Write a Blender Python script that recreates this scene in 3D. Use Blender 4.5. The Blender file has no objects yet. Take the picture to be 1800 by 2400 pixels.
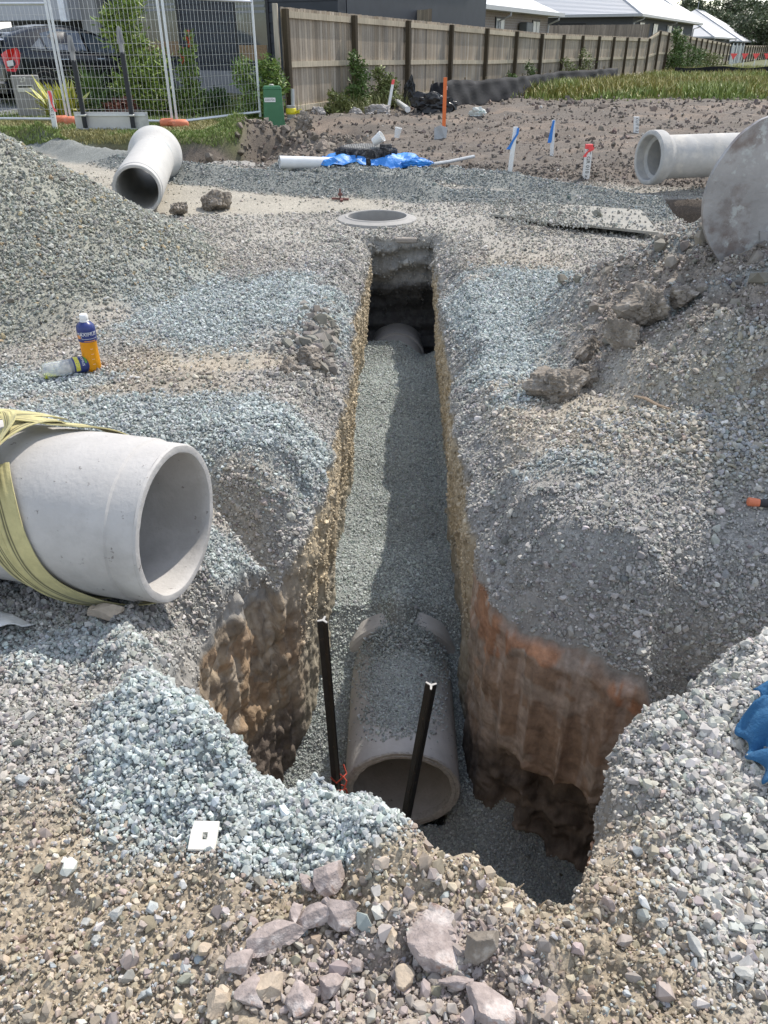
import bpy, math, random
import numpy as np
from mathutils import Vector, Matrix
random.seed(7); RNG=np.random.default_rng(11)
scn=bpy.context.scene; COL=scn.collection
# ---------------------------------------------------------------- camera maths
PI=math.pi; PITCH=math.radians(31.15); FPX=1803.0; H0=1.5; KD=1800/1659
sP,cP=math.sin(PITCH),math.cos(PITCH)
def ray(dx,dy):
    X=(dx*KD-900)/FPX; v=(dy*KD-1200)/FPX
    return np.array([X,cP-v*sP,-sP-v*cP])
def gz(dx,dy,z=0.0):
    r=ray(dx,dy); t=(z-H0)/r[2]; return np.array([0,0,H0])+t*r
def gy(dx,dy,y):
    r=ray(dx,dy); t=y/r[1]; return np.array([0,0,H0])+t*r
# ---------------------------------------------------------------- noise
def _h(ix,iy,iz,seed):
    h=(ix.astype(np.int64)*374761393+iy.astype(np.int64)*668265263+iz.astype(np.int64)*1274126177+seed*974711)&0xffffffff
    h=((h^(h>>13))*1274126177)&0xffffffff
    h=((h^(h>>16))*2246822519)&0xffffffff
    return ((h^(h>>15))&0xffffff)/float(0xffffff)*2-1
def vn(x,y,z=None,seed=0):
    x=np.asarray(x,float); y=np.asarray(y,float)
    if z is None:
        ix=np.floor(x);iy=np.floor(y);fx=x-ix;fy=y-iy
        fx=fx*fx*fx*(fx*(fx*6-15)+10);fy=fy*fy*fy*(fy*(fy*6-15)+10)
        zz=np.zeros_like(ix)
        a=_h(ix,iy,zz,seed);b=_h(ix+1,iy,zz,seed);c=_h(ix,iy+1,zz,seed);d=_h(ix+1,iy+1,zz,seed)
        return (a*(1-fx)+b*fx)*(1-fy)+(c*(1-fx)+d*fx)*fy
    z=np.asarray(z,float)
    iz=np.floor(z);fz=z-iz;fz=fz*fz*(3-2*fz)
    ix=np.floor(x);iy=np.floor(y);fx=x-ix;fy=y-iy
    fx=fx*fx*(3-2*fx);fy=fy*fy*(3-2*fy)
    def pl(k):
        a=_h(ix,iy,k,seed);b=_h(ix+1,iy,k,seed);c=_h(ix,iy+1,k,seed);d=_h(ix+1,iy+1,k,seed)
        return (a*(1-fx)+b*fx)*(1-fy)+(c*(1-fx)+d*fx)*fy
    return pl(iz)*(1-fz)+pl(iz+1)*fz
def fbm(x,y,sc,oc=4,seed=0,z=None,gain=.5):
    s=0;a=1;t=0
    for i in range(oc):
        k=2.03**i/sc
        ca,sa=math.cos(i*1.3),math.sin(i*1.3)
        s=s+a*vn((x*ca-y*sa)*k,(x*sa+y*ca)*k,None if z is None else z*k,seed+i*17); t+=a; a*=gain
    return s/t
def S(t):
    t=np.clip(t,0,1); return t*t*(3-2*t)
def polyd(x,y,pts):
    best=np.full(np.shape(x),1e9)
    for a,b in zip(pts[:-1],pts[1:]):
        ax,ay=a;bx,by=b;L=(bx-ax)**2+(by-ay)**2
        t=np.clip(((x-ax)*(bx-ax)+(y-ay)*(by-ay))/L,0,1)
        best=np.minimum(best,np.hypot(x-ax-t*(bx-ax),y-ay-t*(by-ay)))
    return best
# ---------------------------------------------------------------- trench outline  (x,y,bank depth,bank width)
RIM=[(-.385,1.365,.03,.1),(-.21,1.235,.03,.1),(-.03,1.18,.03,.1),(.05,1.10,.03,.1),(.2,1.03,.03,.1),(.35,.955,.03,.1),
(.43,.98,.03,.1),(.55,1.2,.05,.1),(.70,1.49,.08,.1),(.88,1.68,.16,.14),(1.05,1.86,.30,.2),(1.06,1.98,.48,.36),(.85,2.13,.50,.37),
(.62,2.30,.48,.37),(.46,2.46,.42,.36),(.405,2.62,.34,.38),(.385,2.9,.28,.34),(.395,3.5,.24,.32),(.43,5,.2,.32),(.465,6.5,.18,.30),(.485,7.38,.14,.24),
(.45,7.5,.03,.1),(-.10,7.5,.03,.1),(-.155,7.38,.13,.22),(-.185,6.5,.15,.26),(-.222,5,.16,.28),(-.242,3.7,.18,.3),(-.25,3.1,.22,.32),
(-.34,2.85,.3,.38),(-.53,2.52,.35,.4),(-.70,2.15,.34,.32),(-.69,1.85,.16,.2),(-.54,1.58,.05,.1)]
def resample():
    P=np.array(RIM+[RIM[0]],float); out=[]
    for i in range(len(P)-1):
        n=max(2,int(np.hypot(*(P[i+1]-P[i])[:2])/.0095))
        for k in range(n): out.append(P[i]+(P[i+1]-P[i])*k/n)
    Q=np.array(out)
    for it in range(14): Q=.5*Q+.25*(np.roll(Q,1,0)+np.roll(Q,-1,0))
    x,y=Q[:,0].copy(),Q[:,1].copy()
    w=np.where(y<3,1.0,.6)
    d1=.05*fbm(x,y,.5,3,5)*w+.03*fbm(x,y,.12,3,9)+.012*fbm(x,y,.045,2,13)*(y<3.2)
    T=np.roll(Q,-3,0)-np.roll(Q,3,0); N=np.stack([T[:,1],-T[:,0]],1); N/=np.linalg.norm(N,axis=1)[:,None]
    Q[:,0]+=N[:,0]*d1; Q[:,1]+=N[:,1]*d1
    Q[:,2]*=1+.25*fbm(x,y,.4,2,3); Q[:,3]*=1+.25*fbm(x,y,.35,2,31)
    return Q
RQ=resample()   # counter-clockwise -> outward normal = (ty,-tx)
T_=np.roll(RQ,-4,0)-np.roll(RQ,4,0); RN=np.stack([T_[:,1],-T_[:,0]],1); RN/=np.linalg.norm(RN,axis=1)[:,None]
for it in range(6): RN=.5*RN+.25*(np.roll(RN,1,0)+np.roll(RN,-1,0))
RN/=np.linalg.norm(RN,axis=1)[:,None]
GX0,GX1,GY0,GY1,GS=-1.5,1.9,.3,8.4,.02
gxs=np.arange(GX0,GX1,GS); gys=np.arange(GY0,GY1,GS)
def build_sdf():
    XX,YY=np.meshgrid(gxs,gys); p=np.stack([XX.ravel(),YY.ravel()],1).astype(np.float32)
    q=RQ[::2,:2].astype(np.float32); idx=np.zeros(len(p),int); dd=np.zeros(len(p),np.float32)
    for a in range(0,len(p),4000):
        D=((p[a:a+4000,None,:]-q[None])**2).sum(2); idx[a:a+4000]=D.argmin(1); dd[a:a+4000]=np.sqrt(D.min(1))
    # inside test
    ins=np.zeros(len(p),bool); x,y=p[:,0],p[:,1]
    Q=RQ[::4,:2]
    for i in range(len(Q)):
        x1,y1=Q[i];x2,y2=Q[(i+1)%len(Q)]
        if y1==y2: continue
        c=((y1>y)!=(y2>y))&(x<(x2-x1)*(y-y1)/(y2-y1)+x1); ins^=c
    dd=np.where(ins,-dd,dd)
    R=RQ[::2]
    return dd.reshape(XX.shape),R[idx,2].reshape(XX.shape),R[idx,3].reshape(XX.shape)
SD,SBD,SBW=build_sdf()
def bil(A,x,y,default):
    u=(x-GX0)/GS; v=(y-GY0)/GS; ok=(u>=0)&(v>=0)&(u<A.shape[1]-1.01)&(v<A.shape[0]-1.01)
    u=np.clip(u,0,A.shape[1]-1.01);v=np.clip(v,0,A.shape[0]-1.01)
    i=u.astype(int);j=v.astype(int);a=u-i;b=v-j
    r=(A[j,i]*(1-a)+A[j,i+1]*a)*(1-b)+(A[j+1,i]*(1-a)+A[j+1,i+1]*a)*b
    return np.where(ok,r,default)
def sdf(x,y): return bil(SD,x,y,5.0)
# ---------------------------------------------------------------- terrain height
RIDGE1=[(-7.5,13.4),(-5.91,13.5),(-5.01,13.0),(-3.74,11.75),(-2.72,10.95),(-1.31,10.3),(-.49,9.9),(.3,9.75)]
RIDGE2=[(-1.2,11.1),(-.45,10.75),(.43,10.7),(1.6,10.35),(2.31,9.75),(2.94,9.0),(3.3,8.75)]
RIDGE3=[(-.3,9.9),(.5,9.7),(1.44,9.35),(2.39,8.95),(2.7,8.4)]
def concrete_mask(x,y):
    m=S((y-(8.35+.05*fbm(x,y,.6,2,71)+.25*S((x+1.2)/1.2)))/.35)*S((.4-x)/.7)*S((12.2-.55*(x+3.7)-y)/.5)*S((x+5.2)/.5)
    return m
def H(x,y,fine=True):
    x=np.asarray(x,float);y=np.asarray(y,float)
    z=np.interp(y,[0,9.8,11.3,14,20,60,400],[0,0,.12,.16,.26,.12,.12])
    edge=12.95+.12*fbm(x,y,.8,3,41)
    left=S((y-edge)/.28)*S((-2.15+.12*fbm(x,y,.5,2,43)-x)/.3+.0)
    z=z*(1-left)+.3*left
    z=z+.22*S((y-17.5)/4)*S((-2.6-x)/1.0)*S((60-y)/20)
    # ditch in front of the lawn
    d=polyd(x,y,[(-3.9,12.75),(-3.0,12.35),(-2.2,12.45),(-1.75,13.6)])
    z=z-.60*np.exp(-(d/.38)**2)*(1-left)
    d=polyd(x,y,[(-1.5,15.4),(-.7,15.5)]); z=z-.25*np.exp(-(d/.45)**2)
    z=z+(.26+.3*fbm(x,y,.5,3,47))*np.exp(-(((x+2.05)/.6)**2+((y-14.1)/.8)**2))+.16*np.exp(-(((x+.8)/1.2)**2+((y-17.0)/.7)**2))
    z=z+.08*np.exp(-(((x-3.0)/3.4)**2+((y-19.6)/1.0)**2))*S(x)
    flat=concrete_mask(x,y)
    # windrows of gravel
    w=1+.3*fbm(x,y,1.2,3,51)
    for pl,h,wd in ((RIDGE1,.15,.42),(RIDGE2,.10,.40),(RIDGE3,.08,.28)):
        d=polyd(x,y,pl)/wd*w; z=z+h*(1+.4*fbm(x,y,.9,2,57))*np.maximum(0,1-d)**1.15*1.15
    # ditch on the right
    m=S((x-3.02)/.14)*S((y-(7.9+.03*x))/.16)*S((9.35-y)/.12); z=z-.75*m
    # heaps
    n=.16*fbm(x,y,.9,3,61)
    r=np.hypot(x+3.75,(y-6.25))+n; z=z+np.where(r<2.42,1.52*np.maximum(0,1-r/2.42)**1.08,0)
    lump=.5+.5*fbm(x,y,.28,3,67)
    q=np.sqrt(((x-3.0)/2.15)**2+((y-4.35)/1.75)**2)+.12*fbm(x,y,.7,3,63)
    hp=np.maximum(0,1-q)
    z=z+1.05*hp**1.05+.16*lump*S(hp/.18)*S((x-.8)/.5)
    q=np.sqrt(((x-1.9)/1.25)**2+((y-3.2)/.75)**2)+.2*fbm(x,y,.5,3,64); z=z+.16*np.maximum(0,1-q)
    q=np.sqrt(((x-1.45)/.62)**2+((y-1.15)/.75)**2)+.1*fbm(x,y,.3,3,65); z=z+.30*np.maximum(0,1-q)
    q=np.sqrt(((x+.52)/.34)**2+((y-1.38)/.36)**2)+.1*fbm(x,y,.25,3,66); z=z+.10*S(np.maximum(0,1-q))
    q=np.sqrt(((x+.62)/.38)**2+((y-2.42)/.25)**2)+.15*fbm(x,y,.25,3,68); z=z+.11*S(np.maximum(0,1-q)*1.3)
    # crevice behind the front left pipe, crevice right of the pit
    yc=np.interp(x,[-3,-1.1,-.75,-.42],[3.0,2.80,2.76,2.62])+.02*fbm(x,y,.2,3,78); dy=y-yc; z=z-.30*S((x+3.2)/.3)*S((-.36-x)/.22)*np.where(dy<0,S((dy+.05)/.05),np.exp(-(dy/.24)**2))
    z=z-.10*np.exp(-(((x+1.3)/.9)**2+((y-2.3)/.45)**2))
    yc=np.interp(x,[.9,1.1,1.5,3],[1.84,1.88,1.84,1.75])+.025*fbm(x,y,.2,3,79); dy=y-yc; z=z-.55*S((x-.92)/.18)*np.where(dy<0,S((dy+.07)/.07),np.exp(-(dy/.36)**2))
    # pit banks
    sd=sdf(x,y); bd=bil(SBD,x,y,0.); bw=bil(SBW,x,y,1.)
    k=np.clip(1-np.maximum(sd,0)/np.maximum(bw,.02),0,1)
    k1=np.clip(1-np.maximum(sd,0)/np.maximum(bw*1.7,.02),0,1); k2=np.clip(1-np.maximum(sd,0)/np.maximum(bw*.62,.02),0,1)
    z=z-bd*(.22*k1**1.5+.78*(.8*k2+.2*S(k2)))
    z=z+.018*np.exp(-((sd-.1)/.1)**2)*(1+1.5*fbm(x,y,.25,3,77))*(y<1.8)
    amp=np.where(y>10.6,.06,.02)*(1-.9*flat)
    amp=amp+.04*np.exp(-(sd/.28)**2)+.012*(y<2)
    z=z+amp*fbm(x,y,.55,4,81)*(1-.6*left*S((y-14)/2))
    if fine:
        a=np.where(y>10.5,.06,.012+.010*(y<1.9))*(1-.9*flat)*(1-.85*left*S((y-13.4)/.6))+.03*np.exp(-(sd/.25)**2)+.006*(y<2.2)+.05*S(hp/.2)*S((x-.8)/.5)
        z=z+a*(fbm(x,y,.13,3,91,gain=.6)+.35*np.abs(fbm(x,y,.06,2,95)))+.007*(y<2.0)*np.abs(fbm(x,y,.035,2,97))
    return z
_G=[]
def _grid(x0,x1,y0,y1,s):
    X,Y=np.meshgrid(np.arange(x0,x1+s,s),np.arange(y0,y1+s,s)); return (x0,y0,s,H(X.ravel(),Y.ravel()).reshape(X.shape),x1,y1)
def gh(x,y):
    if not _G: _G.extend([_grid(-4,4,.4,12.6,.025),_grid(-17,32,10,62,.2)])
    for (x0,y0,s,A,x1,y1) in _G:
        if x0<=x<x1 and y0<=y<y1:
            u=(x-x0)/s;v=(y-y0)/s;i=int(u);j=int(v);a=u-i;b=v-j
            return float((A[j,i]*(1-a)+A[j,i+1]*a)*(1-b)+(A[j+1,i]*(1-a)+A[j+1,i+1]*a)*b)
    return .12
def floorz(x,y,fine=True):
    z=np.interp(y,[.5,2.0,2.35,2.6,2.85,3.1,3.30,3.7,5,6.9,7.12,7.35,8.5],[-1.75,-1.73,-1.68,-1.58,-1.44,-1.29,-1.09,-1.05,-.99,-.89,-.93,-1.2,-1.45])
    z=z+.26*np.exp(-((x-.09)/.10)**2)*np.exp(-((y-3.15)/.15)**2)
    z=z-.3*S((.215-np.abs(x-.09))/.03)*S((2.92-y)/.04)*S((y-2.36)/.04)
    z=z+.03*fbm(x,y,.5,3,101)+.025*np.sin(y*6.5+2*vn(x*2,y*1.2,seed=7))*S((y-3.5)/.5)
    z=z+.12*S((np.abs(x-.08)-.27)/.16)*S((y-3.4)/.4)*.5
    z=z-.16*S((x-.12)/.3)*S((y-6.5)/.5)
    z=z+.12*np.exp(-(((x-.62)/.2)**2+((y-2.45)/.2)**2))
    if fine: z=z+.006*fbm(x,y,.05,2,105)
    return z
# ---------------------------------------------------------------- colours of what lies on the ground
C=lambda *a: np.array(a,float)
BLUE=C(.365,.395,.382); GREY=C(.325,.315,.29); TAN=C(.375,.325,.25); PURP=C(.44,.355,.345); OLIVE=C(.285,.285,.24)
MUD=C(.138,.12,.102); WIND=C(.215,.225,.21); PALE=C(.415,.405,.375); CONC=C(.37,.345,.29); BROWN=C(.27,.22,.17)
def blob(x,y,cx,cy,rx,ry,seed=0,rough=.5,ns=.35,soft=.55,rot=0):
    c,s=math.cos(rot),math.sin(rot);u=(x-cx)*c+(y-cy)*s;v=-(x-cx)*s+(y-cy)*c
    q=np.sqrt((u/rx)**2+(v/ry)**2)*.88+rough*fbm(x,y,ns,5,200+seed,gain=.62)
    return S((1-q)/soft)
def masks(x,y):
    m={}
    b=blob(x,y,-.98,5.2,.95,.95,1,.4)
    b=np.maximum(b,blob(x,y,-.95,3.32,.95,.42,2,.6)); b=np.maximum(b,blob(x,y,-2.1,3.7,.6,.45,3,.7))
    b=np.maximum(b,blob(x,y,1.02,5.45,.72,.95,4,.45)); b=np.maximum(b,blob(x,y,.72,4.35,.33,.7,5,.6))
    b=np.maximum(b,blob(x,y,-.42,1.34,.36,.36,6,.35,.2,.4,rot=-.5)); b=np.maximum(b,blob(x,y,-.18,1.12,.28,.14,10,.35,.2,.4))
    b=np.maximum(b,blob(x,y,-.62,2.5,.3,.14,7,.6,.2)); b=np.maximum(b,.8*blob(x,y,1.75,3.95,.5,.16,8,.7))
    b=np.maximum(b,.5*blob(x,y,-.9,1.75,.45,.16,9,.8)); b=np.maximum(b,.8*blob(x,y,1.75,5.0,.35,.6,12,.5))
    b=np.maximum(b,.5*blob(x,y,.78,2.9,.2,.1,11,1.0,.15))
    m['blue']=b
    m['near']=S((1.25+.12*fbm(x,y,.4,3,220)-y)/.25)*S((1.0-x*.55-np.maximum(0,x-.25)*.3-y*.25)/.2)
    m['purp']=blob(x,y,.02,.78,.34,.13,15,.5,.2,.5)
    m['pile']=S((2.5-(np.hypot(x+3.75,y-6.25)+.2*fbm(x,y,.7,3,221)))/.25)
    m['spoil']=S((1-np.sqrt(((x-3.0)/2.0)**2+((y-4.35)/1.6)**2)+.25*fbm(x,y,.5,3,222))/.2)*(y>2)
    m['peb']=blob(x,y,1.75,3.1,.95,.55,23,.4)
    m['pale']=blob(x,y,1.35,1.05,.78,.85,24,.25,.4,.3)
    m['mud']=S((y-(10.55+.25*fbm(x,y,.7,3,225)-.28*np.maximum(0,x-1.2)*1.0))/.3)*S((x+1.9)/.6+S((y-11.7)/.5)*2)*(1-S((3.02-x)/.05)*0)
    w=np.zeros_like(x)
    for pl,wd in ((RIDGE1,.5),(RIDGE2,.4),(RIDGE3,.3)):
        w=np.maximum(w,S((1.1-polyd(x,y,pl)/wd+.3*fbm(x,y,.5,3,226))/.3))
    m['wind']=w
    m['conc']=concrete_mask(x,y)*(1-w)
    m['bankbrown']=S((y-11.6)/.5)*S((-1.2-x)/.5)
    m['dirt']=np.maximum(blob(x,y,-.95,4.15,.7,.22,30,.6),.7*blob(x,y,.72,3.75,.2,.45,31,.7))
    m['compact']=S((y-6.2)/1.0)*S((10.6-y)/.8)
    m['shelf']=S((.20-sdf(x,y))/.12)*S((y-1.2)/.3)
    return m
def mixc(a,b,t): return a*(1-t[:,None])+b*t[:,None]
def gcol(x,y):
    m=masks(x,y); n=len(x)
    c=np.tile(GREY*.93,(n,1))
    c=mixc(c,TAN*.98,.55*S(.4+1.2*fbm(x,y,1.1,4,301))*(1-m['shelf']))
    c=mixc(c,C(.335,.32,.285),m['compact']*.85)
    c=mixc(c,TAN*1.05,m['dirt']*.7)
    c=mixc(c,C(.32,.268,.195),m['near']*.9)
    c=mixc(c,C(.31,.265,.23),m['purp']*.8)
    c=mixc(c,OLIVE,m['pile']); c=mixc(c,C(.25,.215,.18),m['spoil']*.9); c=mixc(c,C(.34,.31,.25),m['peb']*.7*(1-m['spoil']))
    c=mixc(c,PALE*.86,m['pale']*.8)
    c=mixc(c,MUD,m['mud']); c=mixc(c,C(.16,.132,.108),m['mud']*S(fbm(x,y,1.6,4,305)*1.6))
    c=mixc(c,C(.24,.19,.15),m['mud']*.8*S(fbm(x,y*2.2,1.3,4,307)*2.0-.25))
    c=mixc(c,C(.15,.125,.1),m['bankbrown']); c=mixc(c,WIND,m['wind'])
    c=mixc(c,CONC,m['conc'])
    c=mixc(c,BLUE*.72,m['blue']*.9)  # ground under blue gravel darkened, standing in for shade between the stones
    dt=S((x-2.98)/.1)*S((y-7.85)/.1)*S((9.5-y)/.1); c=mixc(c,C(.11,.09,.072),dt*S((y-8.6)/.3))
    # lawn soil and far field
    lawn=S((y-13.0)/.2)*S((-2.15-x)/.25); c=mixc(c,C(.14,.15,.06),lawn)
    grav=blob(x,y,-4.6,17.1,1.9,.7,40,.3)*lawn; c=mixc(c,C(.26,.23,.2),grav)
    far=S((y-(24+.5*fbm(x,y,2,2,308)))/1.2)*S((x-4)/1.0); c=mixc(c,C(.13,.13,.05),far)
    c=mixc(c,C(.12,.13,.06),S((y-60)/20))
    c*=1+.16*fbm(x,y,.35,4,310)[:,None]
    return np.clip(c,.01,.9),m
# ---------------------------------------------------------------- scene helpers
def wloc(o):
    v=Vector((0,0,0))
    while o is not None: v+=o.location; o=o.parent
    return v
def tag(o,label=None,cat=None,group=None,kind=None):
    if label: o['label']=label
    if cat: o['category']=cat
    if group: o['group']=group
    if kind: o['kind']=kind
    return o
def thing(name,label,cat,loc=(0,0,0),group=None):
    o=bpy.data.objects.new(name,None); COL.objects.link(o); o.location=loc; o.empty_display_size=.1
    return tag(o,label,cat,group)
def mobj(name,V,F,mat,parent=None,smooth=False,loc=None,cols=None):
    V=np.asarray(V,float).reshape(-1,3)
    base=wloc(parent) if parent is not None else Vector((0,0,0))
    off=Vector(loc)-base if loc is not None else Vector((0,0,0))
    tot=base+off
    V=V-np.array(tot)
    me=bpy.data.meshes.new(name)
    if isinstance(F,np.ndarray):
        nf,k=F.shape
        me.vertices.add(len(V)); me.vertices.foreach_set('co',V.ravel().astype(np.float32))
        me.loops.add(nf*k); me.loops.foreach_set('vertex_index',F.ravel().astype(np.int32))
        me.polygons.add(nf); me.polygons.foreach_set('loop_start',(np.arange(nf)*k).astype(np.int32))
        me.update(calc_edges=True)
    else:
        me.from_pydata([tuple(v) for v in V],[],[tuple(f) for f in F])
    me.polygons.foreach_set('use_smooth',np.full(len(me.polygons),bool(smooth)))
    if cols is not None:
        a=me.color_attributes.new('col','FLOAT_COLOR','POINT')
        a.data.foreach_set('color',np.concatenate([cols,np.ones((len(cols),1))],1).astype(np.float32).ravel())
    me.validate(); me.update()
    if mat: me.materials.append(mat)
    o=bpy.data.objects.new(name,me); COL.objects.link(o); o.parent=parent; o.location=off
    return o
class MB:
    def __init__(s): s.V=[];s.F=[];s.Cc=[]
    def add(s,V,F,c=None):
        b=len(s.V); s.V+= [tuple(v) for v in V]; s.F+=[tuple(b+i for i in f) for f in F]
        if c is not None: s.Cc+=[tuple(c)]*len(V)
        return s
    def box(s,c,d,R=None,bev=0):
        x,y,z=[k/2 for k in d]
        if bev<=0:
            V=[(-x,-y,-z),(x,-y,-z),(x,y,-z),(-x,y,-z),(-x,-y,z),(x,-y,z),(x,y,z),(-x,y,z)]
            F=[(0,3,2,1),(4,5,6,7),(0,1,5,4),(1,2,6,5),(2,3,7,6),(3,0,4,7)]
        else:
            b=bev; V=[];F=[]
            ring=lambda zz,i:[(-x+i+b*(i==0),-y+i,zz),(x-i-b*(i==0),-y+i,zz),(x-i,-y+i+b*(i==0),zz),(x-i,y-i-b*(i==0),zz),(x-i-b*(i==0),y-i,zz),(-x+i+b*(i==0),y-i,zz),(-x+i,y-i-b*(i==0),zz),(-x+i,-y+i+b*(i==0),zz)]
            def rg(zz,ins):
                X,Y=x-ins,y-ins; bb=b
                return [(-X+bb,-Y,zz),(X-bb,-Y,zz),(X,-Y+bb,zz),(X,Y-bb,zz),(X-bb,Y,zz),(-X+bb,Y,zz),(-X,Y-bb,zz),(-X,-Y+bb,zz)]
            for zz,ins in ((-z,b),(-z+b,0),(z-b,0),(z,b)): V+=rg(zz,ins)
            for k in range(3):
                for i in range(8): F.append((k*8+i,k*8+(i+1)%8,k*8+8+(i+1)%8,k*8+8+i))
            F.append(tuple(range(7,-1,-1))); F.append(tuple(24+i for i in range(8)))
        V=[Vector(v) for v in V]
        if R is not None: V=[R@v for v in V]
        c=Vector(c); return s.add([v+c for v in V],F)
    def tube(s,path,r,n=8,cap=True,flat=None):
        path=[Vector(p) for p in path]; m=len(path); rs=r if hasattr(r,'__len__') else [r]*m
        up=Vector((0,0,1)); b=len(s.V); V=[];F=[]; prev=None
        for i,p in enumerate(path):
            t=(path[min(i+1,m-1)]-path[max(i-1,0)]).normalized()
            if prev is None: a=t.orthogonal().normalized()
            else: a=(prev-t*prev.dot(t)).normalized()
            prev=a; c=t.cross(a)
            for k in range(n):
                th=2*PI*k/n; V.append(p+(a*math.cos(th)+c*math.sin(th))*rs[i])
        for i in range(m-1):
            for k in range(n): F.append((i*n+k,i*n+(k+1)%n,(i+1)*n+(k+1)%n,(i+1)*n+k))
        if cap: F.append(tuple(range(n-1,-1,-1))); F.append(tuple((m-1)*n+k for k in range(n)))
        return s.add(V,F)
    def lathe(s,o,ax,prof,n=32,closed=False):
        """prof: list of (distance along axis, radius)"""
        o=Vector(o); ax=Vector(ax).normalized(); a=ax.cross(Vector((0,0,1)))
        a=Vector((1,0,0)) if a.length<1e-3 else a.normalized()
        c=ax.cross(a); V=[];F=[]; m=len(prof)
        for (t,r) in prof:
            for k in range(n):
                th=2*PI*k/n; V.append(o+ax*t+(a*math.cos(th)+c*math.sin(th))*r)
        for i in range(m-1 if not closed else m):
            j=(i+1)%m
            for k in range(n): F.append((i*n+k,j*n+k,j*n+(k+1)%n,i*n+(k+1)%n))
        return s.add(V,F)
    def prism(s,poly,d):
        """poly: planar 3D points, extruded by vector d"""
        n=len(poly); d=Vector(d); V=[Vector(p) for p in poly]+[Vector(p)+d for p in poly]
        F=[tuple(range(n)),tuple(range(2*n-1,n-1,-1))]+[(i,i+n,(i+1)%n+n,(i+1)%n) for i in range(n)]
        return s.add(V,F)
    def obj(s,name,mat,parent=None,smooth=False,loc=None):
        cols=np.array(s.Cc) if len(s.Cc)==len(s.V) and s.Cc else None
        o=mobj(name,s.V,s.F,mat,parent,smooth,loc,cols)
        import bmesh
        bm=bmesh.new(); bm.from_mesh(o.data); bmesh.ops.recalc_face_normals(bm,faces=bm.faces); bm.to_mesh(o.data); bm.free()
        return o
def sm_angle(o,deg=40):
    me=o.data; me.polygons.foreach_set('use_smooth',np.ones(len(me.polygons),bool))
    try: me.set_sharp_from_angle(angle=math.radians(deg))
    except Exception: pass
    return o
# ---------------------------------------------------------------- materials
def NT(name):
    m=bpy.data.materials.new(name); m.use_nodes=True; nt=m.node_tree; nt.nodes.clear()
    o=nt.nodes.new('ShaderNodeOutputMaterial'); b=nt.nodes.new('ShaderNodeBsdfPrincipled'); nt.links.new(b.outputs[0],o.inputs[0])
    return m,nt,b
def nn(nt,t,**kw):
    n=nt.nodes.new(t)
    for k,v in kw.items():
        if k.startswith('i_'): n.inputs[int(k[2:]) if k[2:].isdigit() else k[2:]].default_value=v
        else: setattr(n,k,v)
    return n
def noise_mul(nt,src,scale,amp,detail=6,vec=None,rough=.6):
    """colour * (1 +- amp*noise)"""
    tc=nn(nt,'ShaderNodeTexCoord') if vec is None else None
    t=nn(nt,'ShaderNodeTexNoise'); t.inputs['Scale'].default_value=scale; t.inputs['Detail'].default_value=detail; t.inputs['Roughness'].default_value=rough
    nt.links.new(tc.outputs['Object'] if vec is None else vec,t.inputs['Vector'])
    mr=nn(nt,'ShaderNodeMapRange'); mr.inputs['From Min'].default_value=.3; mr.inputs['From Max'].default_value=.7
    mr.inputs['To Min'].default_value=1-amp; mr.inputs['To Max'].default_value=1+amp; mr.clamp=False
    nt.links.new(t.outputs['Fac'],mr.inputs['Value'])
    mx=nn(nt,'ShaderNodeVectorMath',operation='SCALE'); nt.links.new(src,mx.inputs[0]); nt.links.new(mr.outputs[0],mx.inputs['Scale'])
    return mx.outputs[0],t
def mat(name,col,rough=.7,metal=0,amp=.12,scale=8,bump=0,bscale=40,spec=.5,spots=None,stretch=None,alpha=None,trans=0,sub=0,spots2=None):
    m,nt,b=NT(name); rgb=nn(nt,'ShaderNodeRGB'); rgb.outputs[0].default_value=(*col,1)
    tc=nn(nt,'ShaderNodeTexCoord'); vec=tc.outputs['Object']
    if stretch:
        mp=nn(nt,'ShaderNodeMapping'); mp.inputs['Scale'].default_value=stretch; nt.links.new(vec,mp.inputs[0]); vec=mp.outputs[0]
    out=rgb.outputs[0]
    for sp in [q for q in (spots,spots2) if q]:
        # spots=(colour,scale,threshold,softness)
        t=nn(nt,'ShaderNodeTexNoise'); t.inputs['Scale'].default_value=sp[1]; t.inputs['Detail'].default_value=8; t.inputs['Roughness'].default_value=.65
        nt.links.new(vec,t.inputs['Vector'])
        mr=nn(nt,'ShaderNodeMapRange'); mr.inputs['From Min'].default_value=sp[2]; mr.inputs['From Max'].default_value=sp[2]+sp[3]; nt.links.new(t.outputs['Fac'],mr.inputs['Value'])
        mx=nn(nt,'ShaderNodeMix',data_type='RGBA'); nt.links.new(mr.outputs[0],mx.inputs[0]); nt.links.new(out,mx.inputs[6]); mx.inputs[7].default_value=(*sp[0],1); out=mx.outputs[2]
    out,t=noise_mul(nt,out,scale,amp,vec=vec); nt.links.new(out,b.inputs['Base Color'])
    b.inputs['Roughness'].default_value=rough; b.inputs['Metallic'].default_value=metal; b.inputs['Specular IOR Level'].default_value=spec
    if bump:
        t2=nn(nt,'ShaderNodeTexNoise'); t2.inputs['Scale'].default_value=bscale; t2.inputs['Detail'].default_value=6; nt.links.new(vec,t2.inputs['Vector'])
        bp=nn(nt,'ShaderNodeBump'); bp.inputs['Strength'].default_value=1; bp.inputs['Distance'].default_value=bump; nt.links.new(t2.outputs['Fac'],bp.inputs['Height']); nt.links.new(bp.outputs[0],b.inputs['Normal'])
    if trans: b.inputs['Transmission Weight'].default_value=trans; b.inputs['IOR'].default_value=1.3
    if alpha is not None: b.inputs['Alpha'].default_value=alpha
    return m
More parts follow.
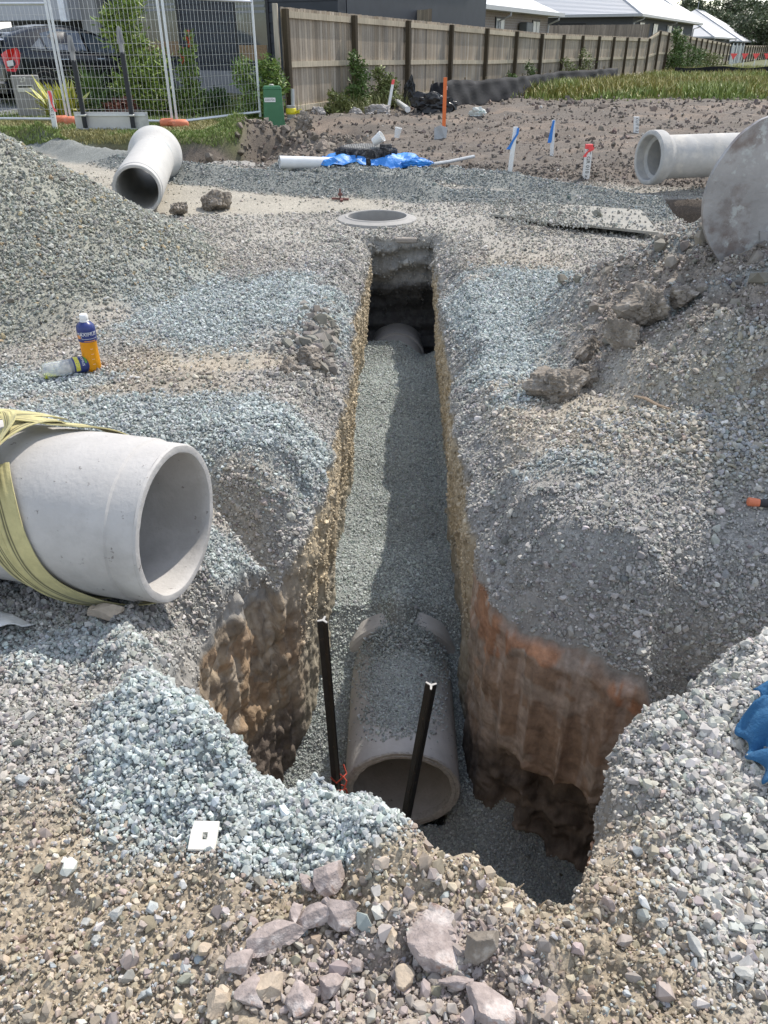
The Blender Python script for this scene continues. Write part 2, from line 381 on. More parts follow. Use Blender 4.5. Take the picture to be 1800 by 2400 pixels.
def mat_vcol(name,rough=.9,amp=.15,scale=60,bump=.004,bscale=90,inst=False,spec=.3,pebble=0,stretch=None):
    m,nt,b=NT(name); a=nn(nt,'ShaderNodeAttribute',attribute_name='col')
    if inst: a.attribute_type='INSTANCER'
    out=a.outputs['Color']; tc=nn(nt,'ShaderNodeTexCoord'); vec=tc.outputs['Object']
    if stretch:
        mp=nn(nt,'ShaderNodeMapping'); mp.inputs['Scale'].default_value=stretch; nt.links.new(vec,mp.inputs[0]); vec=mp.outputs[0]
    if pebble:
        v=nn(nt,'ShaderNodeTexVoronoi'); v.inputs['Scale'].default_value=pebble; nt.links.new(vec,v.inputs['Vector'])
        sep=nn(nt,'ShaderNodeSeparateColor'); nt.links.new(v.outputs['Color'],sep.inputs[0])
        mr=nn(nt,'ShaderNodeMapRange'); mr.inputs['To Min'].default_value=.78; mr.inputs['To Max'].default_value=1.25; nt.links.new(sep.outputs[0],mr.inputs['Value'])
        mx=nn(nt,'ShaderNodeVectorMath',operation='SCALE'); nt.links.new(out,mx.inputs[0]); nt.links.new(mr.outputs[0],mx.inputs['Scale']); out=mx.outputs[0]
    out,t=noise_mul(nt,out,scale,amp,vec=vec); nt.links.new(out,b.inputs['Base Color'])
    b.inputs['Roughness'].default_value=rough; b.inputs['Specular IOR Level'].default_value=spec
    if bump:
        t2=nn(nt,'ShaderNodeTexNoise'); t2.inputs['Scale'].default_value=bscale; t2.inputs['Detail'].default_value=6; nt.links.new(vec,t2.inputs['Vector'])
        bp=nn(nt,'ShaderNodeBump'); bp.inputs['Strength'].default_value=1; bp.inputs['Distance'].default_value=bump; nt.links.new(t2.outputs['Fac'],bp.inputs['Height'])
        last=bp
        if pebble:
            bp2=nn(nt,'ShaderNodeBump'); bp2.inputs['Strength'].default_value=.8; bp2.inputs['Distance'].default_value=.35/pebble; bp2.invert=True
            nt.links.new(v.outputs['Distance'],bp2.inputs['Height']); nt.links.new(bp.outputs[0],bp2.inputs['Normal']); last=bp2
        nt.links.new(last.outputs[0],b.inputs['Normal'])
    return m
M_ground=mat_vcol('ground_soil',pebble=120,amp=.2,scale=35,bump=.008,bscale=70)
M_wall=mat_vcol('cut_earth',amp=.26,scale=26,bump=.007,bscale=60,stretch=(1,1,.6))
M_stone=mat_vcol('crushed_stone',inst=True,amp=.12,scale=1.2,bump=0,rough=.8,spec=.35)
M_leaf=mat_vcol('foliage',rough=.55,amp=.1,scale=5,bump=0,spec=.4)
TEXTS={}
def text_make(s,size):
    cu=bpy.data.curves.new('lettering','FONT'); cu.body=s; cu.size=size; cu.align_x='CENTER'; cu.align_y='CENTER'; cu.resolution_u=2
    ob=bpy.data.objects.new('lettering',cu); COL.objects.link(ob); dg=bpy.context.evaluated_depsgraph_get(); me=ob.evaluated_get(dg).to_mesh()
    V=[v.co.copy() for v in me.vertices]; F=[tuple(p.vertices) for p in me.polygons]; ob.evaluated_get(dg).to_mesh_clear(); COL.objects.unlink(ob); bpy.data.objects.remove(ob); bpy.data.curves.remove(cu); return V,F
for s_ in ('MAXIMUS','KC GR 010 x','CUT 0.2','KC 2.1','2203726','27','301'): TEXTS[s_]=text_make(s_,1.0)
# ---------------------------------------------------------------- stone scatter
def stone_tree():
    g=bpy.data.node_groups.new('stone_scatter','GeometryNodeTree')
    g.interface.new_socket('Geometry',in_out='INPUT',socket_type='NodeSocketGeometry'); g.interface.new_socket('Geometry',in_out='OUTPUT',socket_type='NodeSocketGeometry')
    N=g.nodes;L=g.links; gi=N.new('NodeGroupInput');go=N.new('NodeGroupOutput')
    join=N.new('GeometryNodeJoinGeometry')
    for i in range(10):
        ico=N.new('GeometryNodeMeshIcoSphere'); ico.inputs['Radius'].default_value=1; ico.inputs['Subdivisions'].default_value=3
        dp=N.new('GeometryNodeDistributePointsOnFaces'); dp.inputs['Density'].default_value=1.15; dp.inputs['Seed'].default_value=i*7+3
        L.new(ico.outputs[0],dp.inputs[0])
        ch=N.new('GeometryNodeConvexHull'); L.new(dp.outputs[0],ch.inputs[0])
        ss=N.new('GeometryNodeSetShadeSmooth'); ss.inputs['Shade Smooth'].default_value=False; L.new(ch.outputs[0],ss.inputs[0])
        sm=N.new('GeometryNodeSetMaterial'); sm.inputs['Material'].default_value=M_stone; L.new(ss.outputs[0],sm.inputs[0])
        ti=N.new('GeometryNodeGeometryToInstance'); L.new(sm.outputs[0],ti.inputs[0]); L.new(ti.outputs[0],join.inputs[0])
    iop=N.new('GeometryNodeInstanceOnPoints'); L.new(gi.outputs[0],iop.inputs['Points']); L.new(join.outputs[0],iop.inputs['Instance'])
    iop.inputs['Pick Instance'].default_value=True
    def attr(n,t):
        a=N.new('GeometryNodeInputNamedAttribute'); a.data_type=t; a.inputs['Name'].default_value=n; return a.outputs['Attribute']
    L.new(attr('rot','FLOAT_VECTOR'),iop.inputs['Rotation']); L.new(attr('scl','FLOAT_VECTOR'),iop.inputs['Scale']); L.new(attr('idx','INT'),iop.inputs['Instance Index'])
    L.new(iop.outputs[0],go.inputs[0]); return g
G_STONE=stone_tree()
def scatter(name,P,scl,col,label,cat,rot=None):
    n=len(P); me=bpy.data.meshes.new(name); me.vertices.add(n); me.vertices.foreach_set('co',P.astype(np.float32).ravel())
    if rot is None: rot=RNG.uniform(0,2*PI,(n,3))
    for nm,t,a in (('rot','FLOAT_VECTOR',rot),('scl','FLOAT_VECTOR',scl)):
        A=me.attributes.new(nm,t,'POINT'); A.data.foreach_set('vector',a.astype(np.float32).ravel())
    A=me.attributes.new('col','FLOAT_COLOR','POINT'); A.data.foreach_set('color',np.concatenate([col,np.ones((n,1))],1).astype(np.float32).ravel())
    A=me.attributes.new('idx','INT','POINT'); A.data.foreach_set('value',RNG.integers(0,10,n).astype(np.int32))
    o=bpy.data.objects.new(name,me); COL.objects.link(o); md=o.modifiers.new('stones','NODES'); md.node_group=G_STONE
    me.materials.append(M_stone)
    return tag(o,label,cat,kind='stuff')

# ================================================================ GROUND
def build_ground():
    rows=[np.array(list(np.arange(-4,.4,.12)))]
    s=np.exp(np.arange(0,math.log(520),.0062)); rows.append(s-.6)
    y=np.concatenate(rows); sc=np.where(y>=.4,y+.6,1+(.4-y)*1.2)
    u=np.arange(-1.15,1.1501,.0068)
    X=u[None,:]*sc[:,None]; Y=np.repeat(y[:,None],len(u),1)
    Z=H(X.ravel(),Y.ravel()); x=X.ravel();yv=Y.ravel()
    c,_=gcol(x,yv)
    nr,nc=X.shape; i=np.arange(nr-1)[:,None]*nc+np.arange(nc-1)[None,:]
    F=np.stack([i,i+1,i+1+nc,i+nc],-1).reshape(-1,4)
    sd=np.minimum(sdf(x,yv),np.hypot(x+.07,yv-8.22)-.335); keep=(sd[F].min(1)>.004)
    F=F[keep]; used=np.zeros(len(x),bool); used[F.ravel()]=True; mp=np.cumsum(used)-1
    o=mobj('ground',np.stack([x,yv,Z-.005],1)[used],mp[F],M_ground,smooth=True,cols=c[used]); tag(o,kind='structure')
build_ground()
# ---------------------------------------------------------------- excavated walls
def wall_disp(x,y,z,dz,s):
    """displacement along the outward normal (away from the hole); s = distance along the rim"""
    end=S((y-7.42)/.05); right=S((x-.48)/.06)*S((2.62-y)/.1)*S((y-1.9)/.1); left=S((-.40-x)/.05)*S((y-1.6)/.2); pit=S((2.85-y)/.15)
    d=(.035*S(dz/.8)-.015)*(1-pit)
    clay=np.maximum(right,left)*S((-.42-z)/.08)
    d=d+(.022*fbm(x,y,.16,4,401,z=z)+.014*fbm(x,y,.05,3,405,z=z,gain=.65))*S(dz/.05)*(1-.78*right*S((-.42-z)/.08))
    # bucket-tooth grooves in the clay: flat facets divided by sharp upright ridges, torn across
    q=s/.150+.03*vn(z*1.3,s*2,seed=9); g=np.abs((q%1)*2-1); k=np.floor(q)
    dep=.6+.5*_h(k,k*0,k*0,77)
    rz=right*S((-.50-z)/.1)
    tear=np.maximum(0,fbm(s*2.2,z*9,.3,3,419)-.05)
    d=d+rz*(.35+.65*dep)*(1+.5*fbm(s*1.5,z*1.2,.3,2,431))*(.055*(1-g**2.5)-.02)+rz*.010*fbm(s*5,z*.6,.3,3,420)
    d=d+right*(-.05*S((-.42-z)/.08)+.10*S((-1.10-z)/.2)*(1+.9*fbm(x,y,.2,3,412,z=z))+.07*S((-1.0-z)/.2)*(np.abs(fbm(x,y,.16,4,423,z=z))*2-.4))
    rd=1-2*np.abs(fbm(s*1.7,z*.8+s*.6,.32,4,413,gain=.6))
    d=d+left*S((-.22-z)/.1)*(.04*rd-.025+.02*np.maximum(0,fbm(s,z*5,.3,3,418)))
    d=d+left*.045*(fbm(x,y,.25,5,414,z=z*.55,gain=.6))
    d=d+end*(.30*S((dz-.42+.1*fbm(x,y,.3,2,415))/.3)+.03*fbm(x*.6,z*4,.3,4,416)+.03*np.sin(z*28+2*vn(x*5,z*2,seed=3)))
    d=d+(1-end)*(1-pit)*S((y-7.0)/.3)*.06*S((dz-.4)/.2)
    return d
def wallcol(x,y,z,s):
    n1=fbm(x,y,.25,3,421,z=z); n3=fbm(x,y,.05,2,424,z=z)
    pit=S((2.85-y+.1*n1)/.2); end=S((y-7.3)/.15); right=S((x-.2)/.3)
    c=np.tile(C(.33,.315,.285),(len(x),1))
    tr=C(.42,.355,.25)
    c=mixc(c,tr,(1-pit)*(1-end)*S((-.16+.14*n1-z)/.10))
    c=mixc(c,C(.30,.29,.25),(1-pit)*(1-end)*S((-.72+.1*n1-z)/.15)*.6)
    st=fbm(s*9,z*.9,.3,4,422); big=fbm(s*1.3,z*1.6,.35,4,425); tear=fbm(s*3,z*13,.3,3,426)
    bc=np.tile(C(.31,.225,.165),(len(x),1))
    bc=mixc(bc,C(.37,.315,.265),S((big-.04)/.10)*.8)
    bc=mixc(bc,C(.43,.225,.13),S((fbm(s*1.1,z*.9,.35,4,427)+.55*(z+.72)*2+.10)/.09)*S((z+.98)/.2)*.9)
    bc=mixc(bc,C(.45,.37,.31),S((st-.16)/.05)*.7); bc=mixc(bc,C(.12,.09,.07),S((tear-.25)/.06)*.22)
    lc=np.tile(C(.37,.30,.215),(len(x),1)); lc=mixc(lc,C(.25,.205,.155),S((big-.05)/.08)*.8); lc=mixc(lc,C(.44,.38,.30),S((st-.12)/.08)*.7); lc=mixc(lc,C(.33,.22,.13),S((fbm(s*2,z*3,.3,3,428)-.12)/.06)*.6)
    bc=lc*(1-right[:,None])+bc*right[:,None]
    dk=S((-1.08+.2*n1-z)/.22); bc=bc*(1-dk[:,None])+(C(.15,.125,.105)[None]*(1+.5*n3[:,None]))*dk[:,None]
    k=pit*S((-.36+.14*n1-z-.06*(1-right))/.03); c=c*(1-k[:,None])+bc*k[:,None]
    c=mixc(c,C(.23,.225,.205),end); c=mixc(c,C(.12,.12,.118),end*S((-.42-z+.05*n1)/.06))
    c=c*(1+.3*n3[:,None]); return np.clip(c,.015,.8)
NZ=185
def build_wall():
    n=len(RQ); rx,ry=RQ[:,0],RQ[:,1]; offs=np.array([1,.7,.45,.25,.1]); om=.055+.014*ry
    V=[]; s=np.concatenate([[0],np.cumsum(np.hypot(np.diff(rx),np.diff(ry)))])
    for k in offs:
        x=rx+RN[:,0]*om*k; y=ry+RN[:,1]*om*k; z=H(x,y)-.003-.03*(k==1); V.append(np.stack([x,y,z],1))
    x0=rx;y0=ry;zt=H(x0,y0)-.004
    for j in range(NZ):
        w=(j/(NZ-1))**1.05; z=zt+(-1.80-zt)*w; dz=zt-z
        d=wall_disp(x0,y0,z,dz,s); d=d*S(w*14)
        V.append(np.stack([x0+RN[:,0]*d,y0+RN[:,1]*d,z],1))
    V=np.array(V); m=len(V); i=np.arange(m-1)[:,None]*n+np.arange(n)[None,:]; i2=np.arange(m-1)[:,None]*n+(np.arange(n)+1)[None,:]%n
    F=np.stack([i,i+n,i2+n,i2],-1).reshape(-1,4)[:, ::-1]
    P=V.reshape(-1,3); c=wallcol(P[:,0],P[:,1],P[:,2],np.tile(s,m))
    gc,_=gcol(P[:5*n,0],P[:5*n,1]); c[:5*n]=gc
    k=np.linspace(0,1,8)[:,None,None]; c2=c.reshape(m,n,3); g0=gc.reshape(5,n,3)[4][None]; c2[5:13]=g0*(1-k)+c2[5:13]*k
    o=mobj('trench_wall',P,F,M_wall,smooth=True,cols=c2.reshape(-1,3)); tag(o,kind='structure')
    return V,c2
WV,WC=build_wall()
FX=np.arange(-1.1,1.5,.016); FY=np.arange(.7,8.5,.016)
def build_floor():
    X,Y=np.meshgrid(FX,FY); x=X.ravel();y=Y.ravel(); z=floorz(x,y)
    nr,nc=X.shape; i=np.arange(nr-1)[:,None]*nc+np.arange(nc-1)[None,:]; F=np.stack([i,i+1,i+1+nc,i+nc],-1).reshape(-1,4)
    c=np.tile(BLUE*.7,(len(x),1))*(1+.25*fbm(x,y,.5,3,501)[:,None])  # floor base darker than its gravel, painting shade into the gaps
    sd=sdf(x,y); keep=(sd[F].min(1)<.45); F=F[keep]; used=np.zeros(len(x),bool); used[F.ravel()]=True; mp=np.cumsum(used)-1
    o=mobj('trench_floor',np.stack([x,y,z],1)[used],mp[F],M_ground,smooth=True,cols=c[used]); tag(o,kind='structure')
build_floor()
# ---------------------------------------------------------------- loose stones
def palette(base,n,var=.18,tint=.06):
    k=1+RNG.normal(0,var,(n,1)); c=base*k+base*RNG.normal(0,tint*.45,(n,3)); return np.clip(c,.02,.85)
def ground_stones(N=600000):
    yy=np.linspace(.45,11.5,400); sz=.0084+.0010*np.maximum(yy-1.3,0); w=(yy+.9)/sz**2; cdf=np.cumsum(w);cdf/=cdf[-1]
    y=np.interp(RNG.random(N),cdf,yy); x=RNG.uniform(-.64,.64,N)*(y+.9)
    x=np.where(y>8,np.clip(x,-6.5,6.5),x)
    # extra cover on the near ground and on the steep banks of the trench
    n2=120000; yb=.6+1.75*RNG.random(n2)**.85; xb=RNG.uniform(-.62,.62,n2)*(yb+.8)
    n3=110000; j=RNG.integers(0,len(RQ),n3); o_=RNG.random(n3)**1.2*.42; xc=RQ[j,0]+RN[j,0]*o_; yc=RQ[j,1]+RN[j,1]*o_
    x=np.concatenate([x,xb,xc]); y=np.concatenate([y,yb,yc])
    sd=sdf(x,y); ok=(sd>.004)&(np.hypot(x+.07,y-8.22)>.36); x,y,sd=x[ok],y[ok],sd[ok]
    base,m=gcol(x,y); n=len(x)
    d=.0084+.0010*np.maximum(y-1.3,0)
    cov=.60-.14*m['near']
    cov=cov*(1-.62*m['compact'])*(1-.5*m['dirt']); cov=cov*(1-.93*m['conc'])
    cov=np.maximum(cov,.98*m['blue']); cov=np.maximum(cov,.95*m['pile']); cov=np.maximum(cov,.9*m['wind']); cov=np.maximum(cov,.85*m['peb'])
    cov=np.where(m['spoil']>.5,.55,cov); cov=cov*(1-.72*m['mud']*(1-m['wind']))*(1-.8*m['bankbrown']*(1-m['wind']))
    cov=np.maximum(cov,.85*m['pale']); cov=np.maximum(cov,.8*m['purp']); cov=cov*(.55+.8*S(.5+fbm(x,y,.5,4,511)*1.6)*(1-.5*m['blue'])+.3*m['blue'])
    lawn=S((y-12.9)/.1)*S((-2.2-x)/.2); cov=cov*(1-lawn)*(1-.9*S((x-2.98)/.1)*S((y-8.7)/.2)*S((9.5-y)/.1))
    ok=RNG.random(n)<cov; x,y,sd,base,d=x[ok],y[ok],sd[ok],base[ok],d[ok]; m={k:v[ok] for k,v in m.items()}; n=len(x)
    sz=d*np.exp(RNG.normal(-.12,.45,n))*(1+.12*m['blue']*(y<2))
    sz=sz*(1-.1*m['near']*(1-m['blue']))
    big=RNG.random(n)<(.010+.03*m['pale']+.022*m['near']+.05*m['purp']+.03*m['peb']+.015*m['shelf'])
    sz=sz*(1+big*RNG.uniform(.5,1.8,n)*(m['blue']<.08)*S((3.4-y)/1.5))
    sz=sz*(1+.12*m['pile']+.25*m['pale']+.3*m['peb'])
    sz=np.where(m['mud']>.5,sz*1.25,sz); sz=sz*(1-.25*m['wind'])
    c=palette(base*1.15,n,.24,.05)
    t=RNG.random(n)
    def over(mask,pal,prob,var=.18):
        nonlocal c
        q=(RNG.random(n)<mask*prob); c[q]=palette(pal,q.sum(),var,.05)
    over(m['blue'],BLUE*1.12,.93,.22)
    g=1-m['blue']
    over(m['near']*g,C(.40,.345,.27),.30); over(m['near']*g,C(.37,.30,.26),.10); over(m['near']*g,C(.37,.39,.385),.08)
    over(m['purp'],C(.35,.305,.275),.6); over(m['pale'],PALE*1.05,.75); over(m['pile'],C(.31,.315,.28),.7,.28); over(m['pile'],C(.36,.29,.18),.04)
    over(m['peb'],C(.36,.325,.26),.4,.25); over(m['peb'],C(.34,.345,.33),.4); over(m['spoil'],C(.30,.27,.24),.6,.25)
    over(m['wind'],C(.27,.29,.28),.85,.22); over(g*(1-m['mud'])*(1-m['pile']),C(.55,.53,.49),.07,.12)
    sz=np.minimum(sz,np.where(m['blue']>.3,.019,.030)+.0012*y)
    scl=np.stack([sz*RNG.uniform(.75,1.25,n),sz*RNG.uniform(.6,.95,n),sz*RNG.uniform(.42,.75,n)],1)*.5*1.36
    z=H(x,y)+sz*RNG.uniform(-.16,.42,n)*(.45+.55*np.maximum(np.maximum(m['blue'],m['pile']),m['peb']))
    q=m['blue']>.4
    P=np.stack([x,y,z],1)
    rot=np.stack([RNG.normal(0,.55,n),RNG.normal(0,.55,n),RNG.uniform(0,6.28,n)],1); r2=RNG.uniform(0,6.28,(n,3)); k=RNG.random(n)<.45; rot[k]=r2[k]
    # embedded stones keep low, a few whole ones lie on top
    a=q&(m['near']*0+1>0)
    scatter('blue_gravel',P[q],scl[q],c[q],'pale blue-grey crushed gravel spilled in patches on both banks','gravel',rot[q])
    k=(~q)&(m['wind']>.4); scatter('dark_gravel',P[k],scl[k],c[k],'dark grey gravel heaped in low ridges across the road','gravel',rot[k])
    k2=(~q)&(m['pile']>.4)&(~k); scatter('stone_heap',P[k2],scl[k2],c[k2],'olive grey stones covering the big heap at the left edge','gravel',rot[k2])
    k3=~(q|k|k2); scatter('loose_stones',P[k3],scl[k3],c[k3],'loose grey, tan and purplish stones strewn over the worked ground','stones',rot[k3])
ground_stones()
def mud_clods(N=13000):
    yy=np.linspace(10.6,26,200); w=(yy*.6)/(.03+.004*(yy-10))**2; cdf=np.cumsum(w);cdf/=cdf[-1]; y=np.interp(RNG.random(N),cdf,yy); x=RNG.uniform(-2.2,.72*y,N)
    m=masks(x,y); k=((m['mud']>.5)|((x<-1.4)&(y<12.9)&(y>11.5))|((x>-2.6)&(x<-1.2)&(y>12.5)))&(m['wind']<.5)&~((x<-2.55)&(y>12.9))&(fbm(x,y,.9,3,541)+.9*RNG.random(N)>.25); x,y=x[k],y[k]; n=len(x)
    sz=(.014+.0022*(y-10))*np.exp(RNG.normal(0,.5,n)); z=H(x,y)+sz*.1; c=palette(C(.19,.16,.135),n,.22,.05); q=RNG.random(n)<.14; c[q]=palette(C(.22,.17,.14),q.sum(),.2); q=RNG.random(n)<.012; c[q]=C(.5,.48,.44)
    scatter('soil_clods',np.stack([x,y,z],1),np.stack([sz,sz*.8,sz*.5],1)*.8,c,'dark crumbly soil clods covering the muddy lot','soil')
    # gravel lying on the flat sheet
    n=2600; u=RNG.random(n); v=RNG.random(n); x=1.15+1.5*u; y=7.5+1.3*v-.2*u; k=RNG.random(n)<.9*np.exp(-((x-1.45)/.45)**2)+.16+.5*(fbm(x,y,.4,3,543)>.12); x,y=x[k],y[k]; n=len(x); sz=.02*np.exp(RNG.normal(0,.35,n))
    scatter('sheet_gravel',np.stack([x,y,.076+.05*np.exp(-((x-1.4)/.3)**2)*RNG.random(n)],1),np.stack([sz,sz*.8,sz*.6],1)*.6,palette(C(.33,.33,.30),n,.25,.05),'grey gravel scattered over the flat dusty sheet','gravel')
mud_clods()
def fragments(n=260):
    x=RNG.normal(.02,.24,n); y=.79+RNG.normal(0,.10,n)+.12*np.maximum(0,.1-np.abs(x)); k=(sdf(x,y)>.05)&(y>.55); x,y=x[k],y[k]; n=len(x)
    sz=.0125*np.exp(RNG.normal(.1,.45,n)); z=H(x,y)+sz*.15; c=palette(C(.33,.285,.262),n,.16,.04); q=RNG.random(n)<.3; c[q]=palette(C(.42,.385,.35),q.sum(),.1); q=RNG.random(n)<.2; c[q]=palette(C(.31,.29,.25),q.sum(),.15)
    scatter('rock_fragments',np.stack([x,y,z],1),np.stack([sz,sz*RNG.uniform(.5,.9,n),sz*RNG.uniform(.35,.6,n)],1)*.85,c,'sharp purplish rock fragments filling the gaps between the bigger rocks','stones')
fragments()
def crumbs():
    for (nm,n,fx,fy,col,s0,lab) in (('spoil_clods',900,lambda n:1.0+RNG.gamma(2.2,.55,n),lambda n:3.6+RNG.random(n)*2.0,(.235,.21,.18),.020,'grey brown clods broken over the spoil heap under the bucket'),
        ('lip_clods',420,lambda n:-.30-np.abs(RNG.normal(0,.13,n)),lambda n:4.55+RNG.normal(0,.28,n),(.25,.23,.20),.022,'small crumbled clods on the left lip of the trench'),
        ('cut_clods',1500,lambda n:-2.9+2.6*RNG.random(n),lambda n:12.2+3.4*RNG.random(n),(.19,.16,.13),.035,'earth clods on the cut bank between the lawn and the tarp')):
        x=fx(n);y=fy(n)
        if nm=='spoil_clods': m=masks(x,y); k=(m['spoil']>.3)&(x<3.6)
        elif nm=='cut_clods': k=~((x<-2.3)&(y>12.9))
        else: k=sdf(x,y)>.02
        x,y=x[k],y[k]; n=len(x); sz=s0*np.exp(RNG.normal(0,.55,n)); sz=np.minimum(sz,s0*3.2)
        scatter(nm,np.stack([x,y,H(x,y)+sz*.12],1),np.stack([sz,sz*.85,sz*.65],1)*.9,palette(C(*col),n,.2,.04),lab,'soil')
crumbs()
def wall_stones(N=62000):
    m,n,_=WV.shape
    j=5+(RNG.random(N)**1.25*(m-40)).astype(int); i=RNG.integers(0,n,N); P=WV[j,i]; z=P[:,2]; y=P[:,1]; x=P[:,0]
    nrm=RN[i]; lay=fbm(x,y,.3,2,521,z=z)
    pit=S((2.85-y)/.2)
    keep=np.where(pit>.5,z>(-.42+.12*lay),z>(-.95+.1*lay)); keep&=(RNG.random(N)<np.where(y>7.42,.35,.75+.5*lay))
    P,nrm,z,y,x=P[keep],nrm[keep],z[keep],y[keep],x[keep]; k=len(P); jj,ii=j[keep],i[keep]
    sz=(.008+.0012*y)*np.exp(RNG.normal(0,.4,k)); P=P.copy(); P[:,:2]-=nrm*(sz*RNG.uniform(-.1,.25,k))[:,None]
    c=np.clip(WC[jj,ii]*(1.22+RNG.normal(0,.2,(k,1))),.03,.8)
    scl=np.stack([sz,sz*.8,sz*.6],1)*.6
    scatter('embedded_stones',P,scl,c,'grey and tan stones bedded in the upper faces of the trench','stones')
wall_stones()
def floor_stones(N=145000):
    yy=np.linspace(.8,7.5,300); sz=.0100+.0009*np.maximum(yy-1,0); w=1/sz**2; w[yy<1.5]*=.5; cdf=np.cumsum(w);cdf/=cdf[-1]
    y=np.interp(RNG.random(N),cdf,yy); x=RNG.uniform(-.75,1.1,N); sd=sdf(x,y); ok=sd<.06; x,y=x[ok],y[ok]; n=len(x)
    z=floorz(x,y); sz=(.0100+.0009*np.maximum(y-1,0))*np.exp(RNG.normal(-.05,.28,n))
    P=np.stack([x,y,z+sz*RNG.uniform(-.1,.3,n)],1)
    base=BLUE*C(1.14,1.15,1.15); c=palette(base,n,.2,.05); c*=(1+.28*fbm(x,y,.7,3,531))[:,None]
    scl=np.stack([sz*RNG.uniform(.75,1.25,n),sz*RNG.uniform(.6,.95,n),sz*RNG.uniform(.45,.8,n)],1)*.56
    # gravel lying along the crown of the near pipe
    k=12000; yy=2.42+.80*RNG.random(k)**.7; a=RNG.normal(0,.27+.22*(yy-2.42),k)+.06*vn(yy*6,yy*0,seed=5); q=(RNG.random(k)<S((yy-2.40)/.28+.25)); yy,a=yy[q],a[q]
    ax=NPc(yy); s2=.0115*np.exp(RNG.normal(0,.28,len(yy)))
    P2=np.stack([ax[0]+(PR+.003)*np.sin(a),yy,ax[1]+(PR+.003)*np.cos(a)],1); P2[:,2]+=.06*S((yy-2.9)/.2)*RNG.random(len(yy))*np.cos(a)
    c2=palette(BLUE*1.05,len(yy),.22,.05); scl2=np.stack([s2,s2*.8,s2*.6],1)*.55
    scatter('bedding_gravel',np.concatenate([P,P2]),np.concatenate([scl,scl2]),np.concatenate([c,c2]),'greenish blue bedding gravel filling the bottom of the trench','gravel')
PR=.265
def NPc(y): return np.array([.084+.012*(y-2.36),-1.42+.038*(y-2.36)])
floor_stones()
# ---------------------------------------------------------------- rocks and clods
def sphere_dirs(n=40):
    V=[];F=[]
    for i in range(n+1):
        th=PI*i/n
        for k in range(2*n):
            ph=PI*k/n; V.append((math.sin(th)*math.cos(ph),math.sin(th)*math.sin(ph),math.cos(th)))
    for i in range(n):
        for k in range(2*n): a=i*2*n+k;b=i*2*n+(k+1)%(2*n); F.append((a,a+2*n,b+2*n,b))
    return np.array(V),np.array(F)
import bmesh
def ico(sub):
    bm=bmesh.new(); bmesh.ops.create_icosphere(bm,subdivisions=sub,radius=1); V=np.array([v.co[:] for v in bm.verts]); F=np.array([[v.index for v in f.verts] for f in bm.faces]); bm.free(); return V,F
ICO={k:ico(k) for k in (4,5)}
def rock(name,label,pos,size,material,seed,rotz=0,tilt=(0,0),planes=11,rough=.04,sub=4,cat='rock',group=None,soft=.03):
    R=np.random.default_rng(seed); V,F=ICO[sub]
    nrm=R.normal(size=(planes,3)); nrm/=np.linalg.norm(nrm,axis=1)[:,None]; dist=R.uniform(.48,.9,planes)
    nrm=np.concatenate([nrm,[[0,0,1],[0,0,-1]]]); dist=np.concatenate([dist,[.72,.7]])
    D=np.maximum(V@nrm.T,1e-3); r=np.min(dist[None]/D,axis=1) if soft<=0 else -soft*np.log(np.exp(-np.minimum(dist[None]/D,3)/soft).sum(1))
    r=np.minimum(r,1.3); r=r*(1+rough*fbm(V[:,0]+seed,V[:,1],.5,4,600,z=V[:,2])+rough*.5*fbm(V[:,0]+seed,V[:,1],.12,3,610,z=V[:,2]))
    P=V*r[:,None]*np.array(size)/2
    M=np.array(Matrix.Rotation(rotz,3,'Z')@Matrix.Rotation(tilt[0],3,'X')@Matrix.Rotation(tilt[1],3,'Y')); P=P@M.T+np.array(pos)
    o=mobj(name,P,F,material,smooth=False,loc=pos); return tag(o,label,cat,group)
M_purple=mat('purple_rock',(.345,.29,.268),.92,amp=.3,scale=40,bump=.004,bscale=110,spots=((.47,.42,.39),16,.50,.10),spots2=((.30,.21,.17),11,.60,.05))
M_greyrock=mat('grey_rock',(.42,.42,.39),.85,amp=.2,scale=20,bump=.003,bscale=80,spots=((.52,.5,.45),25,.55,.1))
M_clod=mat('brown_clod',(.22,.19,.155),.95,amp=.3,scale=14,bump=.012,bscale=40,spots=((.33,.3,.26),20,.52,.1))
M_tanrock=mat('tan_rock',(.46,.38,.29),.9,amp=.2,scale=22,bump=.004,bscale=70)
def onG(dx,dy,dz=0):
    z=0.0
    for _ in range(14):
        p=gz(dx,dy,z); z=.5*z+.5*gh(p[0],p[1])
    p=gz(dx,dy,z); return (p[0],p[1],z+dz)
GRR='purplish broken rocks in the foreground rubble'
